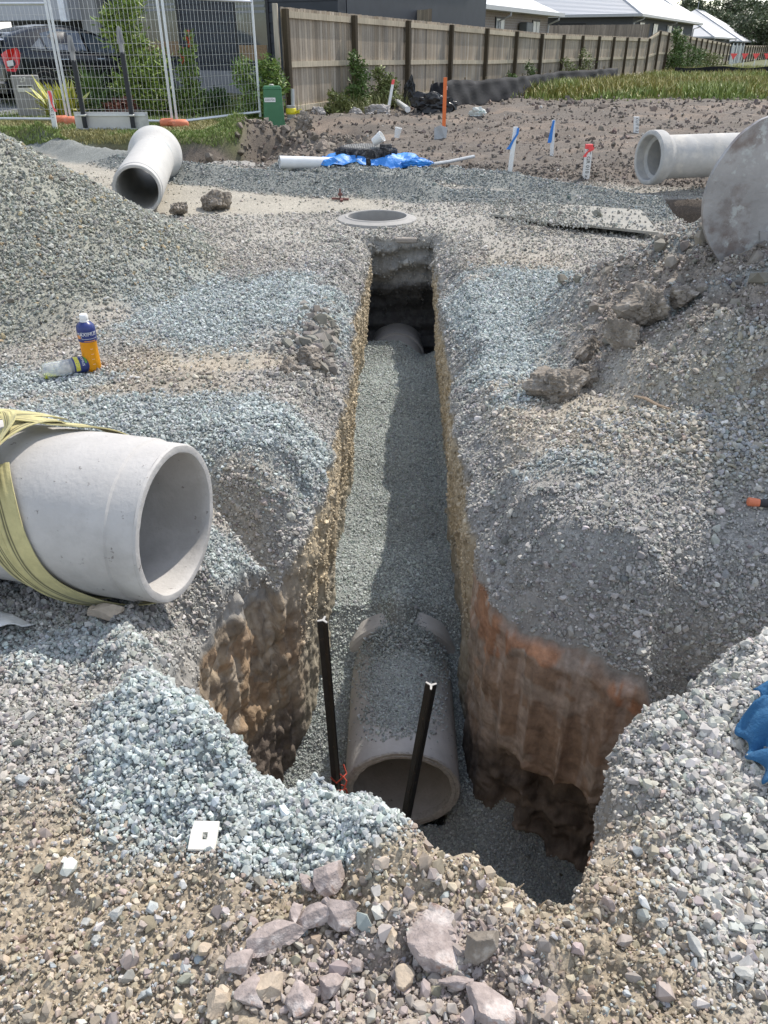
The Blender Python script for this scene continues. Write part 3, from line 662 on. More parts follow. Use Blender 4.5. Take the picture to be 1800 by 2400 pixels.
rk=[(716,1908,.080,.060,.05,1,.3,M_purple,'flat-topped purple rock, farthest back of the rubble nearest the pit'),
(684,1988,.085,.07,.055,2,.1,M_purple,'blocky purple rock with a pale flat top, left half of a split pair'),
(734,1992,.06,.065,.05,3,.8,M_purple,'purple rock leaning on the right of the split pair'),
(590,2022,.11,.05,.04,4,.5,M_purple,'long purple slab pointing down left beside the split pair'),
(940,2062,.15,.10,.06,5,-.6,M_purple,'largest rock, a broad rusty purple slab in the bottom centre'),
(1040,2052,.07,.06,.06,6,.2,M_clod,'grey-brown earthy lump touching the largest purple slab'),
(1040,2165,.10,.055,.05,7,-.9,M_purple,'purple wedge at the bottom edge right of centre'),
(588,2128,.065,.045,.04,8,.4,M_tanrock,'pinkish tan rock with a bright top below the long slab'),
(440,2055,.035,.03,.025,9,.4,M_tanrock,'small pinkish chip left of the rubble'),
(716,2135,.06,.05,.04,10,1.1,M_purple,'rounded purple stone low in the centre of the rubble'),
(635,1985,.03,.055,.035,11,.1,M_purple,'thin upright purple sliver left of the split pair'),
(660,1912,.032,.03,.028,12,.1,M_purple,'small pinkish stone just left of the farthest rock'),
(522,2085,.05,.035,.03,13,.7,M_purple,'dull purple rock left of the bright pinkish one'),
(545,2150,.055,.06,.04,14,.2,M_purple,'purple rock cut by the bottom of the rubble, left of centre'),
(476,2165,.05,.04,.035,15,.9,M_tanrock,'pale chip at the lower left of the rubble'),
(640,2165,.045,.05,.04,16,2.0,M_purple,'purple chip near the bottom edge below the bright rock'),
(770,2090,.04,.03,.025,17,2.4,M_purple,'small flat purple stone between the slabs'),
(870,2130,.045,.035,.03,18,1.4,M_tanrock,'pinkish chip below the largest slab'),
(985,2130,.05,.03,.03,19,.1,M_purple,'pale purple chip between the largest slab and the wedge'),
(845,2020,.03,.045,.02,20,.5,M_tanrock,'narrow pale shard leaning at the left tip of the largest slab'),
(255,1976,.028,.022,.02,21,.3,M_greyrock,'rounded pale pebble in the brown dirt at lower left'),
(190,1995,.022,.022,.02,22,.3,M_greyrock,'blue-grey stone left of the rounded pale pebble'),
(210,2032,.024,.02,.02,23,1.3,M_greyrock,'blue-grey stone below its twin at lower left'),
(1425,1995,.028,.018,.016,24,.2,M_greyrock,'greenish grey flat stone right of the rubble'),
(1600,2105,.035,.03,.025,25,.7,M_greyrock,'pale rounded stone near the lower right corner'),
(240,1335,.095,.075,.06,26,.1,M_tanrock,'single tan cobble in the shadow of the front left pipe'),
(1500,2050,.04,.03,.024,27,1.7,M_greyrock,'flat pale stone in the light gravel at lower right'),
(1520,1935,.035,.02,.02,28,1.2,M_greyrock,'elongated pale stone on the light gravel slope')]
for (dx,dy,a,b,c,sd_,rz,m_,lab) in rk:
    p=onG(dx,dy); big=a>.05
    rock('rock',lab,(p[0],p[1],p[2]+c*.36),(a*1.12,b*1.12,c*1.3),m_,sd_+40,rz,(.15*math.sin(sd_*3),.2*math.cos(sd_*5)),planes=15,rough=.025,sub=5 if big else 4,group=GRR if m_ is M_purple else None,soft=.0015)
GRC='clods of earth lying about the banks'
cl=[(458,452,.34,.26,.24,1,'largest brown clod, on the pale pavement below the far left pipe'),(390,463,.20,.17,.14,2,'cracked brown clod left of the largest one'),
(350,469,.10,.08,.05,3,'smallest clod left of the cracked one on the pavement'),(1210,858,.30,.20,.16,4,'stony clod at the toe of the right spoil heap, nearest the trench'),
(1262,825,.22,.13,.13,5,'clod with a smooth reddish face behind the stony one'),(1405,692,.26,.22,.20,6,'round lumpy clod on the upper slope of the right spoil heap'),
(1340,748,.24,.12,.16,7,'leaning clod with a reddish face in the middle of the right spoil heap'),(1275,760,.17,.12,.12,8,'small crumbly clod left of the leaning one'),
(1635,832,.18,.14,.12,9,'brown clod at the right edge above the tan pebbles'),(1585,828,.16,.12,.09,10,'flat clod just left of the one at the right edge'),
(670,780,.20,.15,.10,11,'crumbled clod on the left lip of the trench beside the blue gravel'),(625,800,.12,.10,.08,12,'smaller lump left of the crumbled clod by the trench lip'),
(1470,660,.2,.16,.13,13,'dark clod high on the right spoil heap under the bucket'),(660,275,.42,.3,.32,14,'big grey-brown block of earth by the striped pipe at the fence'),
(765,325,.22,.16,.12,15,'clod in the mud behind the manhole cover')]
for (dx,dy,a,b,c,sd_,lab) in cl:
    p=onG(dx,dy); rock('clod',lab,(p[0],p[1],p[2]+c*.3),(a*.92,b*1.1,c*1.35),M_clod,sd_+90,sd_*1.7,(.2*math.sin(sd_),.1),planes=9,rough=.42,sub=5,cat='clod',soft=.10)

# ================================================================ PIPES
M_conc=mat('pipe_concrete',(.47,.455,.435),.8,amp=.12,scale=4,bump=.002,bscale=60,spots=((.385,.37,.35),3,.50,.14),spots2=((.22,.205,.19),30,.645,.03))
M_conc2=mat('pipe_concrete_dusty',(.43,.425,.41),.85,amp=.12,scale=6,bump=.003,bscale=60,spots=((.52,.5,.46),5,.5,.12))
M_concw=mat('pipe_concrete_pale',(.50,.49,.465),.75,amp=.08,scale=5,bump=.003,bscale=50,spots=((.42,.44,.43),5,.6,.06),spots2=((.30,.31,.30),16,.66,.04))
M_rough=mat('broken_concrete',(.40,.385,.36),.9,amp=.25,scale=60,bump=.006,bscale=90)
def V3(*a): return Vector(a)
def ring_noise(o,amp,seed=0,sc=.1):
    me=o.data; n=len(me.vertices); co=np.empty(n*3); me.vertices.foreach_get('co',co); co=co.reshape(-1,3)
    for k in range(3): co[:,k]+=amp*fbm(co[:,0]+k*3.1,co[:,1],sc,3,700+seed,z=co[:,2])
    me.vertices.foreach_set('co',co.ravel()); me.update()
def pipe(name,label,face,axis,L,R,wall,kind,m,group=None,bell=1.2,bl=.11,cat='pipe',rimmat=None):
    ax=Vector(axis).normalized(); face=Vector(face); t=thing(name,label,cat,face+ax*L/2-V3(0,0,R),group)
    r=R-wall
    def lay(a,b,k): return [a+(b-a)*i/k for i in range(k+1)]
    n=72
    if kind=='spigot':
        outer=[(.004,R-.008)]+[(u,R-.007) for u in (.02,.05,.085)]+[(.088,R-.0065),(.0935,R-.0005),(.096,R)]+[(u,R) for u in lay(.15,L,14)]
        inner=[(u,r) for u in lay(L,.006,14)]
        mb=MB(); mb.lathe(face,ax,outer+inner,n); 
        o=mb.obj('barrel',m,t); ring_noise(o,.0016,3,.08)
        mb=MB(); prof=[(.003,R-.0075),(-.0045,R-.012),(-.006,R-.022),(-.004,r+.004),(.008,r-.0015),(.03,r-.001),(.03,r+.004),(.01,R-.02)]
        mb.lathe(face,ax,prof,n,closed=True); o2=mb.obj('end_face',rimmat or m,t); ring_noise(o2,.0022,5,.03)
    elif kind=='bell':
        B=R*bell
        mb=MB(); mb.lathe(face,ax,[(bl*1.7,R)]+[(u,R) for u in lay(bl*1.9,L,12)]+[(u,r) for u in lay(L,bl,12)],n); o=mb.obj('barrel',m,t); ring_noise(o,.002,3,.1)
        mb=MB(); mb.lathe(face,ax,[(0,B-.012),(-.004,B-.02),(-.004,R+.012),(.004,R+.004),(bl-.02,R-.004),(bl,r+.002),(bl*1.75,r+.004),(bl*1.9,R-.003),(bl*1.62,R+.004),(bl*1.15,B-.004),(bl,B),(.012,B)],n,closed=True); o2=mb.obj('bell_end',rimmat or m,t); ring_noise(o2,.002,5,.05)
    elif kind=='trench':
        mb=MB(); mb.lathe(face,ax,[(.002,R)]+[(u,R) for u in lay(.05,L,20)]+[(u,r) for u in lay(L,.002,20)],n); o=mb.obj('barrel',m,t); ring_noise(o,.0015,3,.08)
        mb=MB(); mb.lathe(face,ax,[(.001,R+.0005),(-.006,R-.004),(-.004,R-.02),(-.007,r+.02),(-.003,r+.003),(.006,r-.001),(.03,r-.001),(.03,R-.01)],n,closed=True); o2=mb.obj('end_face',M_rough,t); ring_noise(o2,.006,6,.02)
        mb=MB(); B=.318; q=L
        mb.lathe(face,ax,[(q-.02,R-.004),(q-.015,B-.012),(q,B-.001),(q+.10,B),(q+.11,B-.01),(q+.16,R)],n); o3=mb.obj('collar',m,t); ring_noise(o3,.001,9,.05)
    for c in t.children: sm_angle(c,35)
    return t
AXL=Vector((-.97,.245,0)).normalized(); FL=Vector((-.666,2.095,.19))
pipe('concrete_pipe','pale concrete pipe with a yellow sling, lying at the front left of the trench',FL,AXL,2.3,PR,.038,'spigot',M_conc,rimmat=M_conc)
c0=NPc(2.36); pipe('trench_pipe','grey concrete pipe laid in the pit with gravel on its crown',(c0[0],2.36,c0[1]),(.012,1,.038),.79,PR,.042,'trench',M_conc)
mb=MB(); mb.lathe((.122,6.7,-1.235),(.01,1,.035),[(0,.265),(.5,.265),(1.0,.265),(1.55,.265),(1.55,.22),(0,.22)],48,closed=True)
t=thing('buried_pipe','end of a concrete pipe entering the cavity at the far end of the trench','pipe',(.122,7.5,-1.45)); o=mb.obj('barrel',M_conc,t); sm_angle(o)
mb=MB(); mb.lathe((.122+.0075,7.45,-1.235+.026),(.01,1,.035),[(0,.264),(0,.285),(.10,.285),(.11,.264)],48); sm_angle(mb.obj('collar',M_conc,t))
pipe('flared_pipe','white concrete pipe with a flared far end, lying on the pavement beside the big heap',(-2.52,8.42,.25),(-.165,.985,.035),2.2,.25,.04,'spigot',M_concw)
fl=[o for o in COL.objects if o.name=='flared_pipe'][0]
mb=MB(); ax=Vector((-.165,.985,.035)).normalized(); mb.lathe(ax*1.95+Vector((-2.52,8.42,.25)),ax,[(0,.251),(.1,.262),(.2,.30),(.27,.325),(.42,.33),(.425,.31),(.42,.27),(.3,.215),(.05,.215)],64,closed=True); sm_angle(mb.obj('flared_end',M_concw,fl))
pipe('bell_pipe','grey concrete pipe with its bell end facing us, lying on the mud at right',(3.06,9.75,.40),(.955,.29,.0),2.5,.235,.045,'bell',M_conc2,bell=1.24,bl=.12)
# ---------------------------------------------------------------- yellow sling round the front left pipe
def sling_mat():
    m,nt,b=NT('sling_webbing'); a=nn(nt,'ShaderNodeAttribute',attribute_name='col'); out,_=noise_mul(nt,a.outputs['Color'],25,.14); nt.links.new(out,b.inputs['Base Color']); b.inputs['Roughness'].default_value=.9; b.inputs['Specular IOR Level'].default_value=.2; b.inputs['Sheen Weight'].default_value=.15
    w=nn(nt,'ShaderNodeTexNoise'); w.inputs['Scale'].default_value=160; tc=nn(nt,'ShaderNodeTexCoord'); nt.links.new(tc.outputs['Object'],w.inputs['Vector']); bp=nn(nt,'ShaderNodeBump'); bp.inputs['Distance'].default_value=.0015; bp.inputs['Strength'].default_value=.8; nt.links.new(w.outputs['Fac'],bp.inputs['Height']); nt.links.new(bp.outputs[0],b.inputs['Normal'])
    return m
M_sling=sling_mat(); FR=Vector((-AXL.y,AXL.x,0)); FR=FR if FR.y<0 else -FR; UP=Vector((0,0,1))
def strand(mb,keys,width=.06,seed=0,edge=.22,wr=.0022):
    """keys: (theta deg, axial, lift, width factor, tilt deg)"""
    K=np.array(keys,float); m=46; u=np.linspace(0,len(K)-1,m)
    th,a,lf,wf,tl=[np.interp(u,np.arange(len(K)),K[:,i]) for i in range(5)]
    for arr in (th,a,lf,wf,tl):
        for _ in range(10): arr[1:-1]=.5*arr[1:-1]+.25*(arr[:-2]+arr[2:])
    pts=[]
    for i in range(m):
        q=math.radians(th[i]); rad=UP*math.cos(q)+FR*math.sin(q); pts.append((FL+AXL*a[i]+rad*(PR+.004+lf[i]),rad))
    nc=17; V=[];Cc=[]
    for side in (0,1):
        for i in range(m):
            p,rad=pts[i]; t=(pts[min(i+1,m-1)][0]-pts[max(i-1,0)][0]).normalized(); w=t.cross(rad).normalized()
            q=math.radians(tl[i]); w2=w*math.cos(q)+rad*math.sin(q); nrm=(rad*math.cos(q)-w*math.sin(q))
            for k in range(nc):
                s=(k/(nc-1)-.5); wrk=wr*math.sin(s*9+i*.18+seed)+wr*.6*math.sin(s*17-i*.31+seed*2)
                V.append(p+w2*s*width*wf[i]+nrm*(abs(wrk)+(.003 if side else 0)))
                st=(abs(s-.18)<.03) or (abs(s-.30)<.03) or (abs(s-.42)<.03 and False)
                Cc.append((.09,.085,.05) if st else (.50,.45,.225))
    F=[]
    for side in (0,1):
        b=side*m*nc
        for i in range(m-1):
            for k in range(nc-1):
                f=(b+i*nc+k,b+i*nc+k+1,b+(i+1)*nc+k+1,b+(i+1)*nc+k); F.append(f if side else f[::-1])
    for i in range(m-1):
        F.append((i*nc,(i+1)*nc,m*nc+(i+1)*nc,m*nc+i*nc)); F.append((i*nc+nc-1,m*nc+i*nc+nc-1,m*nc+(i+1)*nc+nc-1,(i+1)*nc+nc-1))
    b=len(mb.V); mb.V+=[tuple(v) for v in V]; mb.F+=[tuple(b+i for i in f) for f in F]; mb.Cc+=Cc
sl_t=thing('lifting_sling','faded yellow webbing sling with dark stripes knotted round the front left pipe','sling',FL+AXL*.5-V3(0,0,PR))
mb=MB()
strand(mb,[(10,.62,.012,1,0),(45,.53,.004,1,0),(75,.46,.003,1,0),(100,.425,.003,1,3),(128,.37,.006,.95,5),(150,.29,.010,.95,8),(172,.20,.012,1,8),(200,.15,.01,1,0)],.085,1)
strand(mb,[(35,.47,.012,.9,0),(60,.405,.004,.95,0),(85,.37,.006,1,5),(110,.325,.012,1,12),(135,.24,.016,1,16),(158,.13,.018,1,10),(185,.06,.014,1,0)],.078,2)
strand(mb,[(48,.50,.02,.75,10),(80,.43,.012,.7,25),(105,.385,.016,.6,35),(132,.31,.02,.7,30),(155,.20,.025,.8,20),(178,.12,.02,1,0)],.06,5)
sm_angle(mb.obj('hanging_loops',M_sling,sl_t),60)
mb=MB()
strand(mb,[(62,.50,.02,1,0),(48,.50,.04,.95,15),(30,.49,.055,.85,25),(10,.46,.05,.9,12),(-15,.42,.02,1,0)],.10,3)
strand(mb,[(60,.56,.01,1,0),(40,.62,.03,.95,-10),(18,.64,.045,.85,-20),(2,.58,.05,.85,-10),(-12,.51,.035,.9,0),(-30,.45,.02,1,0)],.085,4)
strand(mb,[(5,.49,.055,.7,20),(0,.44,.045,1,5),(-8,.40,.02,1,0),(-18,.36,.008,1,0),(-32,.31,.004,1,0),(-60,.26,.004,1,0)],.07,6)
strand(mb,[(30,.50,.05,.8,0),(46,.47,.055,.9,10),(62,.52,.04,.9,0),(80,.56,.02,.9,0)],.085,7)
strand(mb,[(14,.57,.07,.5,50),(5,.50,.085,.6,20),(14,.45,.075,.6,-30),(30,.47,.055,.6,-40),(42,.53,.04,.7,0)],.07,8)
sm_angle(mb.obj('knot',M_sling,sl_t),60)
# ---------------------------------------------------------------- steel pickets standing in the pit
M_blk=mat('black_steel',(.018,.017,.016),.5,amp=.3,scale=20,spots=((.10,.07,.045),35,.62,.06),bump=.001,bscale=100)
M_steel=mat('bare_steel',(.6,.6,.58),.35,metal=1,amp=.1)
M_galvtop=mat('pale_cut_steel',(.42,.41,.39),.6,amp=.15,scale=60); M_red=mat('red_twine',(.35,.05,.03),.8)
def picket(name,label,bot,top,rot,r=.028):
    bot,top=Vector(bot),Vector(top); ax=(top-bot).normalized(); a=ax.orthogonal().normalized(); a=Matrix.Rotation(rot,3,ax)@a; c=ax.cross(a)
    t=thing(name,label,'steel post',bot)
    def star(p,R,w):
        out=[]
        for k in range(3):
            q=2*PI*k/3; d=a*math.cos(q)+c*math.sin(q); e=-a*math.sin(q)+c*math.cos(q)
            q2=q+PI/3; d2=a*math.cos(q2)+c*math.sin(q2)
            out+= [p+d*R-e*w,p+d*R+e*w,p+d2*w*1.6]
        return out
    mb=MB(); mb.prism(star(bot,r,.0035),top-bot)
    for k in range(1,int((top-bot).length/.12)):
        mb.box(bot+ax*(k*.12),(.006,.006,.01))
    mb.obj('shaft',M_blk,t)
    mb=MB(); mb.prism(star(top+ax*.0005,r,.0034),ax*.004); mb.obj('cut_top',M_galvtop,t); return t
pk=picket('steel_picket','black star picket standing left of the laid pipe, the farther and lower one',(-.198,2.30,-1.72),(-.232,2.30,-.375),.5,.023)
mb=MB(); path=[(-.20+.035*math.cos(k*.9),2.30+.035*math.sin(k*.9),-1.36+.012*k*.8+.01*math.sin(k*3)) for k in range(16)]; mb.tube(path,.004,5); mb.tube([(-.17,2.27,-1.33),(-.16,2.25,-1.30),(-.165,2.24,-1.26)],.003,5); mb.obj('red_twine',M_red,pk)
picket('steel_picket','black star picket leaning right in front of the open mouth of the laid pipe',(.068,2.23,-1.72),(.182,2.2,-.615),1.75,.024)
# ---------------------------------------------------------------- excavator bucket
M_bucket=mat('worn_bucket_steel',(.34,.33,.325),.5,metal=.35,amp=.2,scale=5,bump=.003,bscale=30,spots=((.20,.165,.15),3.2,.52,.10),spots2=((.43,.44,.43),9,.55,.06))
M_rust=mat('rusty_red_steel',(.33,.10,.05),.8,amp=.3,scale=20)
by=4.25
bt=thing('excavator_bucket','big worn steel excavator bucket hanging over the right spoil heap','bucket',(2.3,by+.4,.35))
out=[gy(a,b,by) for a,b in [(1668,250),(1640,262),(1600,292),(1565,335),(1540,375),(1524,420),(1519,460),(1524,505),(1542,545),(1572,583),(1610,615),(1650,640),(1672,640)]]
def smooth_line(P,k=4):
    Q=[]; 
    for i in range(len(P)-1):
        p0,p1,p2,p3=P[max(i-1,0)],P[i],P[i+1],P[min(i+2,len(P)-1)]
        for j in range(k):
            t_=j/k; Q.append(.5*((2*p1)+(p2-p0)*t_+(2*p0-5*p1+4*p2-p3)*t_*t_+(3*p1-p0-3*p2+p3)*t_**3))
    return Q+[P[-1]]
out=smooth_line([Vector(p) for p in out]); sl_=Vector((.0,.22,0))  # side plate leans slightly
right=[Vector(gy(1760,560,by)),Vector(gy(1800,430,by)),Vector(gy(1770,300,by)),Vector(gy(1715,255,by))]
mb=MB(); mb.prism(out+right,(0,.03,0)); mb.obj('side_plate',M_bucket,bt)
EXT=V3(.40,.78,-.10); mb=MB(); mb.prism([p+EXT for p in out+right],(0,.03,0)); mb.obj('side_plate',M_bucket,bt)
mb=MB(); n=len(out); cen=Vector(gy(1690,440,by)); V=[]
for p in out[:-1]:
    d=(p-cen).normalized(); V+= [p+V3(0,.03,0),p+EXT,p+EXT-d*.025,p+V3(0,.03,0)-d*.025]
F=[]
for i in range(len(out)-2):
    for k in range(4): F.append((i*4+k,i*4+(k+1)%4,(i+1)*4+(k+1)%4,(i+1)*4+k))
mb.add(V,F); mb.obj('shell',M_bucket,bt)
mb=MB(); e0=Vector(gy(1646,236,by)); 
mb.prism([Vector(gy(1642,500,by-.012)),Vector(gy(1660,500,by-.012)),Vector(gy(1662,636,by-.012)),Vector(gy(1645,632,by-.012))],(0,.012,0)); mb.obj('wear_strip',M_bucket,bt)
mb=MB(); mb.box(Vector(out[-1])+V3(.03,.46,-.01),(.12,.9,.03)); 
for k in range(5): mb.prism([Vector(out[-1])+V3(-.03,.06+k*.19,-.03),Vector(out[-1])+V3(.09,.06+k*.19,-.03),Vector(out[-1])+V3(.03,.06+k*.19,-.14)],(0,.07,0))
mb.obj('teeth',M_bucket,bt)
mb=MB(); 
for yy in (.3,.55): mb=MB(); mb.prism([Vector(gy(a_,b_,by))+V3(0,yy,0) for a_,b_ in ((1775,300),(1850,330),(1880,180),(1820,170))],(0,.04,0)); mb.obj('hinge_plate',M_bucket,bt)
mb=MB(); p=Vector(gy(1850,190,by))+V3(0,.45,0); mb.prism([p+V3(-.1,-.14,-.05),p+V3(.14,-.14,-.1),p+V3(1.3,-.14,2.2),p+V3(.85,-.14,2.5)],(0,.28,0)); mb.obj('dipper_arm',mat('yellow_paint',(.55,.33,.04),.5,amp=.1),bt)
# ---------------------------------------------------------------- drink bottles
M_cap=mat('white_cap',(.8,.8,.78),.4,amp=.03); M_pet=mat('clear_plastic',(.80,.83,.84),.12,amp=.02,trans=.65,spec=.5)
M_oran=mat('orange_drink',(.95,.42,.02),.18,amp=.03,trans=.35); M_yel=mat('yellow_drink',(.80,.84,.08),.2,amp=.03,trans=.3)
M_navy=mat('navy_label',(.025,.04,.17),.3,amp=.08,scale=60); M_lorg=mat('orange_print',(.75,.30,.08),.4); M_wht=mat('white_print',(.8,.8,.8),.5,amp=.02); M_grn=mat('green_print',(.12,.32,.04),.5,amp=.3,scale=90); M_lyel=mat('yellow_print',(.72,.66,.08),.4,amp=.3,scale=160,spots=((.05,.05,.12),160,.55,.05))
M_black=mat('black_ink',(.015,.015,.015),.6)
def text_mesh(s,size):
    V,F=TEXTS[s]; return [v*size for v in V],F
def text_flat(s,size,o,ux,uy,mb,lift=.001,thick=0):
    V,F=text_mesh(s,size); ux=Vector(ux).normalized(); uy=Vector(uy).normalized(); n=ux.cross(uy); mb.add([Vector(o)+ux*v.x+uy*v.y+n*lift for v in V],F)
def cyl_map(o,ax,r,pts,phi0,ref):
    ax=Vector(ax).normalized(); ref=(Vector(ref)-ax*Vector(ref).dot(ax)).normalized(); sd_=ax.cross(ref); out=[]
    for (u,h) in pts:
        q=phi0+u/r; out.append(Vector(o)+ax*h+(ref*math.cos(q)+sd_*math.sin(q))*r)
    return out
def cyl_patch(mb,o,ax,r,u0,u1,h0,h1,phi0,ref,n=10):
    pts=[(u0+(u1-u0)*i/n,h) for h in (h0,h1) for i in range(n+1)]
    mb.add(cyl_map(o,ax,r,pts,phi0,ref),[(i,i+1,i+n+2,i+n+1) for i in range(n)])
def bottle(name,label,o,ax,upright,liquid,s=1.0):
    o=Vector(o); ax=Vector(ax).normalized(); t=thing(name,label,'bottle',o)
    R=.044*s; h=lambda k:k*s
    prof=[(.0,.0),(.002,.034),(.012,.042),(.02,.044),(.06,.0425),(.10,.0415),(.148,.041),(.155,.0435),(.16,.0445)]
    mb=MB(); mb.lathe(o,ax,[(h(a),h(b)) for a,b in prof],40); 
    if upright: sm_angle(mb.obj('body',liquid,t))
    else: sm_angle(mb.obj('body',M_pet,t))
    mb=MB(); mb.lathe(o,ax,[(h(a),h(b)) for a,b in [(.157,.0446),(.16,.0452),(.215,.0455),(.232,.043),(.243,.034),(.252,.022)]],40); sm_angle(mb.obj('label_sleeve',M_navy,t))
    mb=MB(); mb.lathe(o,ax,[(h(a),h(b)) for a,b in [(.250,.021),(.252,.0225),(.256,.0225),(.257,.0195),(.259,.0205),(.283,.0205),(.287,.018),(.287,.0)]],28); sm_angle(mb.obj('cap',M_cap,t))
    return t
ref=(0,-1,0); bo=onG(201,797); bo=(bo[0],bo[1],bo[2]-.004)
t=bottle('drink_bottle','upright bottle of orange drink with a navy label and white cap','x' and bo,(.0,.0,1),True,M_oran,1.07) if False else bottle('drink_bottle','upright bottle of orange drink with a navy label and white cap',bo,(.02,0,1),True,M_oran,1.07)
AX=(.02,0,1); SB=1.07
mb=MB(); V,F=text_mesh('MAXIMUS',.024*SB); mb.add(cyl_map(bo,AX,.0462*SB,[(v.x,v.y+.196*SB) for v in V],-.12+PI*.14,(0,-1,0)),F); mb.obj('lettering',M_wht,t)
mb=MB(); cyl_patch(mb,bo,AX,.0459*SB,-.045,-.018,.186,.206,0,(0,-1,0),6); cyl_patch(mb,bo,AX,.0459*SB,.0,.06,.172,.176,0,(0,-1,0),8); mb.obj('orange_print',M_lorg,t)
mb=MB(); 
for a,b,c,d in [(-.012,.075,.213,.2145),(-.012,.075,.180,.1815),(-.0125,-.011,.180,.2145)]: cyl_patch(mb,bo,AX,.0460*SB,a,b,c*SB/1.07*1.03,d*SB/1.07*1.03,0,(0,-1,0),8)
mb.obj('label_frame',M_wht,t)
for k in range(4): mb=MB(); cyl_patch(mb,bo,AX,.0432*SB,.022,.036,.045+k*.028,.0465+k*.028,0,(0,-1,0),3); mb.obj('level_mark',M_wht,t)
b2=Vector(onG(96,820)); b2.z+=.044; e2=Vector(onG(192,800)); e2.z+=.040; ax2=(e2-b2).normalized()
t=bottle('drink_bottle','clear bottle lying on its side with a little yellow drink left',b2,ax2,False,M_yel,.98)
up2=(UP-ax2*UP.dot(ax2)).normalized()
mb=MB(); 
V=[];F=[]; sd2=ax2.cross(up2)
for i in range(9):
    a=.004+.100*i/8; lv=-.012-.022*i/8; half=math.sqrt(max(1e-6,.041**2-lv**2)); q0=math.acos(max(-1,min(1,-lv/.041)))
    for k in range(11):
        q=-q0+2*q0*k/10; V.append(b2+ax2*a+up2*(-.041*math.cos(q))+sd2*(.041*math.sin(q)))
for i in range(8):
    for k in range(11): F.append((i*11+k,i*11+(k+1)%11,(i+1)*11+(k+1)%11,(i+1)*11+k))
F.append(tuple(range(11))); mb.add(V,F); mb.obj('leftover_drink',M_yel,t)
mb=MB(); cr=(0,-.55,.83)
cyl_patch(mb,b2,ax2,.0455,-.07,.07,.162,.185,0,cr,16); mb.obj('yellow_print',M_lyel,t)
mb=MB(); V,F=text_mesh('MAXIMUS',.019); mb.add(cyl_map(b2,ax2,.0461,[(v.x,.203-v.y*-1) for v in V],0.05,cr),F); mb.obj('lettering',M_wht,t)
mb=MB(); cyl_patch(mb,b2,ax2,.0459,-.02,.03,.214,.224,0,cr,8); mb.obj('green_print',M_grn,t)
for k in range(5): 
    mb=MB(); mb.tube([b2+ax2*(.03+k*.026)+(up2*math.cos(q)+sd2*math.sin(q))*.0418 for q in np.linspace(-1.2,1.2,12)],.0012,4); mb.obj('rib',M_pet,t)
# ---------------------------------------------------------------- small things on the ground
M_cream=mat('cream_plastic',(.80,.76,.68),.4,amp=.03,spots=((.62,.56,.46),60,.6,.1))
def plate_cap():
    o=Vector(onG(443,1822)); o.z+=.026; w=.031; t=thing('square_plate','cream square plastic plate with a square hole lying in the blue gravel','plastic plate',o-V3(0,0,.012))
    R=Matrix.Rotation(math.radians(-3),3,'Z')@Matrix.Rotation(math.radians(26),3,'X')@Matrix.Rotation(math.radians(-6),3,'Y')
    xs=[-w,-w*.93,.0*w-.001,.28*w+.002,w*.93,w]; ys=[-w,-w*.92,-.25*w,.22*w,w*.9,w]; V=[];F=[]
    for zz in (.006,.0015):
        for j,yv in enumerate(ys):
            for i,xv in enumerate(xs):
                ed=(i in(0,5))or(j in(0,5)); cut=-.12*w*(yv<-.1*w) if i==0 else (.10*w if (i==0) else 0)
                x2=xv+(.16*w*max(0,(yv/w))**2 if i<=1 else 0); V.append(o+R@V3(x2,yv,zz-(.005 if ed else 0)))
    for L_ in (0,1):
        for j in range(5):
            for i in range(5):
                if i==2 and j==2: continue
                a=L_*36+j*6+i; f=(a,a+1,a+7,a+6); F.append(f if L_==0 else f[::-1])
    q=[2*6+2,2*6+3,3*6+3,3*6+2]
    for k in range(4): F.append((q[k],q[(k+1)%4],q[(k+1)%4]+36,q[k]+36))
    per=[i for i in range(6)]+[6*j+5 for j in range(1,6)]+[30+i for i in range(4,-1,-1)]+[6*j for j in range(4,0,-1)]
    for k in range(len(per)): a,b=per[k],per[(k+1)%len(per)]; F.append((b,a,a+36,b+36))
    mb=MB(); mb.add(V,F); mb.obj('plate',M_cream,t)
    mb=MB(); c=V3(.004,-w-.004,.002); mb.tube([o+R@(c+V3(.007*math.cos(q),-.004+.007*math.sin(q),0)) for q in np.linspace(1.4,5.0,12)],.0022,6); mb.obj('hook',M_cream,t)
    mb=MB(); mb.box(o+R@V3(.014,-w-.006,.001),(.005,.016,.006),R@Matrix.Rotation(.3,3,'Z'),bev=.001); mb.obj('tab',M_cream,t)
plate_cap()
M_shard=mat('frosted_plastic',(.62,.62,.60),.35,amp=.15,scale=20,spots=((.35,.33,.28),30,.6,.1))
o=onG(20,1405); V=[];F=[];n=14
for i in range(n+1):
    for j in range(7):
        u=i/n; v=j/6; a=Vector(onG(-120,1440))*(1-u)+Vector(onG(82,1364))*u; b=Vector(onG(-120,1300))*(1-u)+Vector(onG(76,1362))*u
        p=a*(1-v)+b*v; p.z=gh(p.x,p.y)+.012+.05*math.sin(u*PI*.9)*(1-.6*v)+.018*v*(1-u)+.004*math.sin(i*1.9+j); V.append(p)
for i in range(n):
    for j in range(6): F.append((i*7+j,(i+1)*7+j,(i+1)*7+j+1,i*7+j+1))
V+= [Vector(v)-V3(0,0,.004) for v in V]; k=(n+1)*7; F+=[tuple(q+k for q in f[::-1]) for f in F]
per=[i*7 for i in range(n+1)]+[n*7+j for j in range(1,7)]+[i*7+6 for i in range(n-1,-1,-1)]+[j for j in range(5,0,-1)]
F+=[(per[(q+1)%len(per)],per[q],per[q]+k,per[(q+1)%len(per)]+k) for q in range(len(per))]
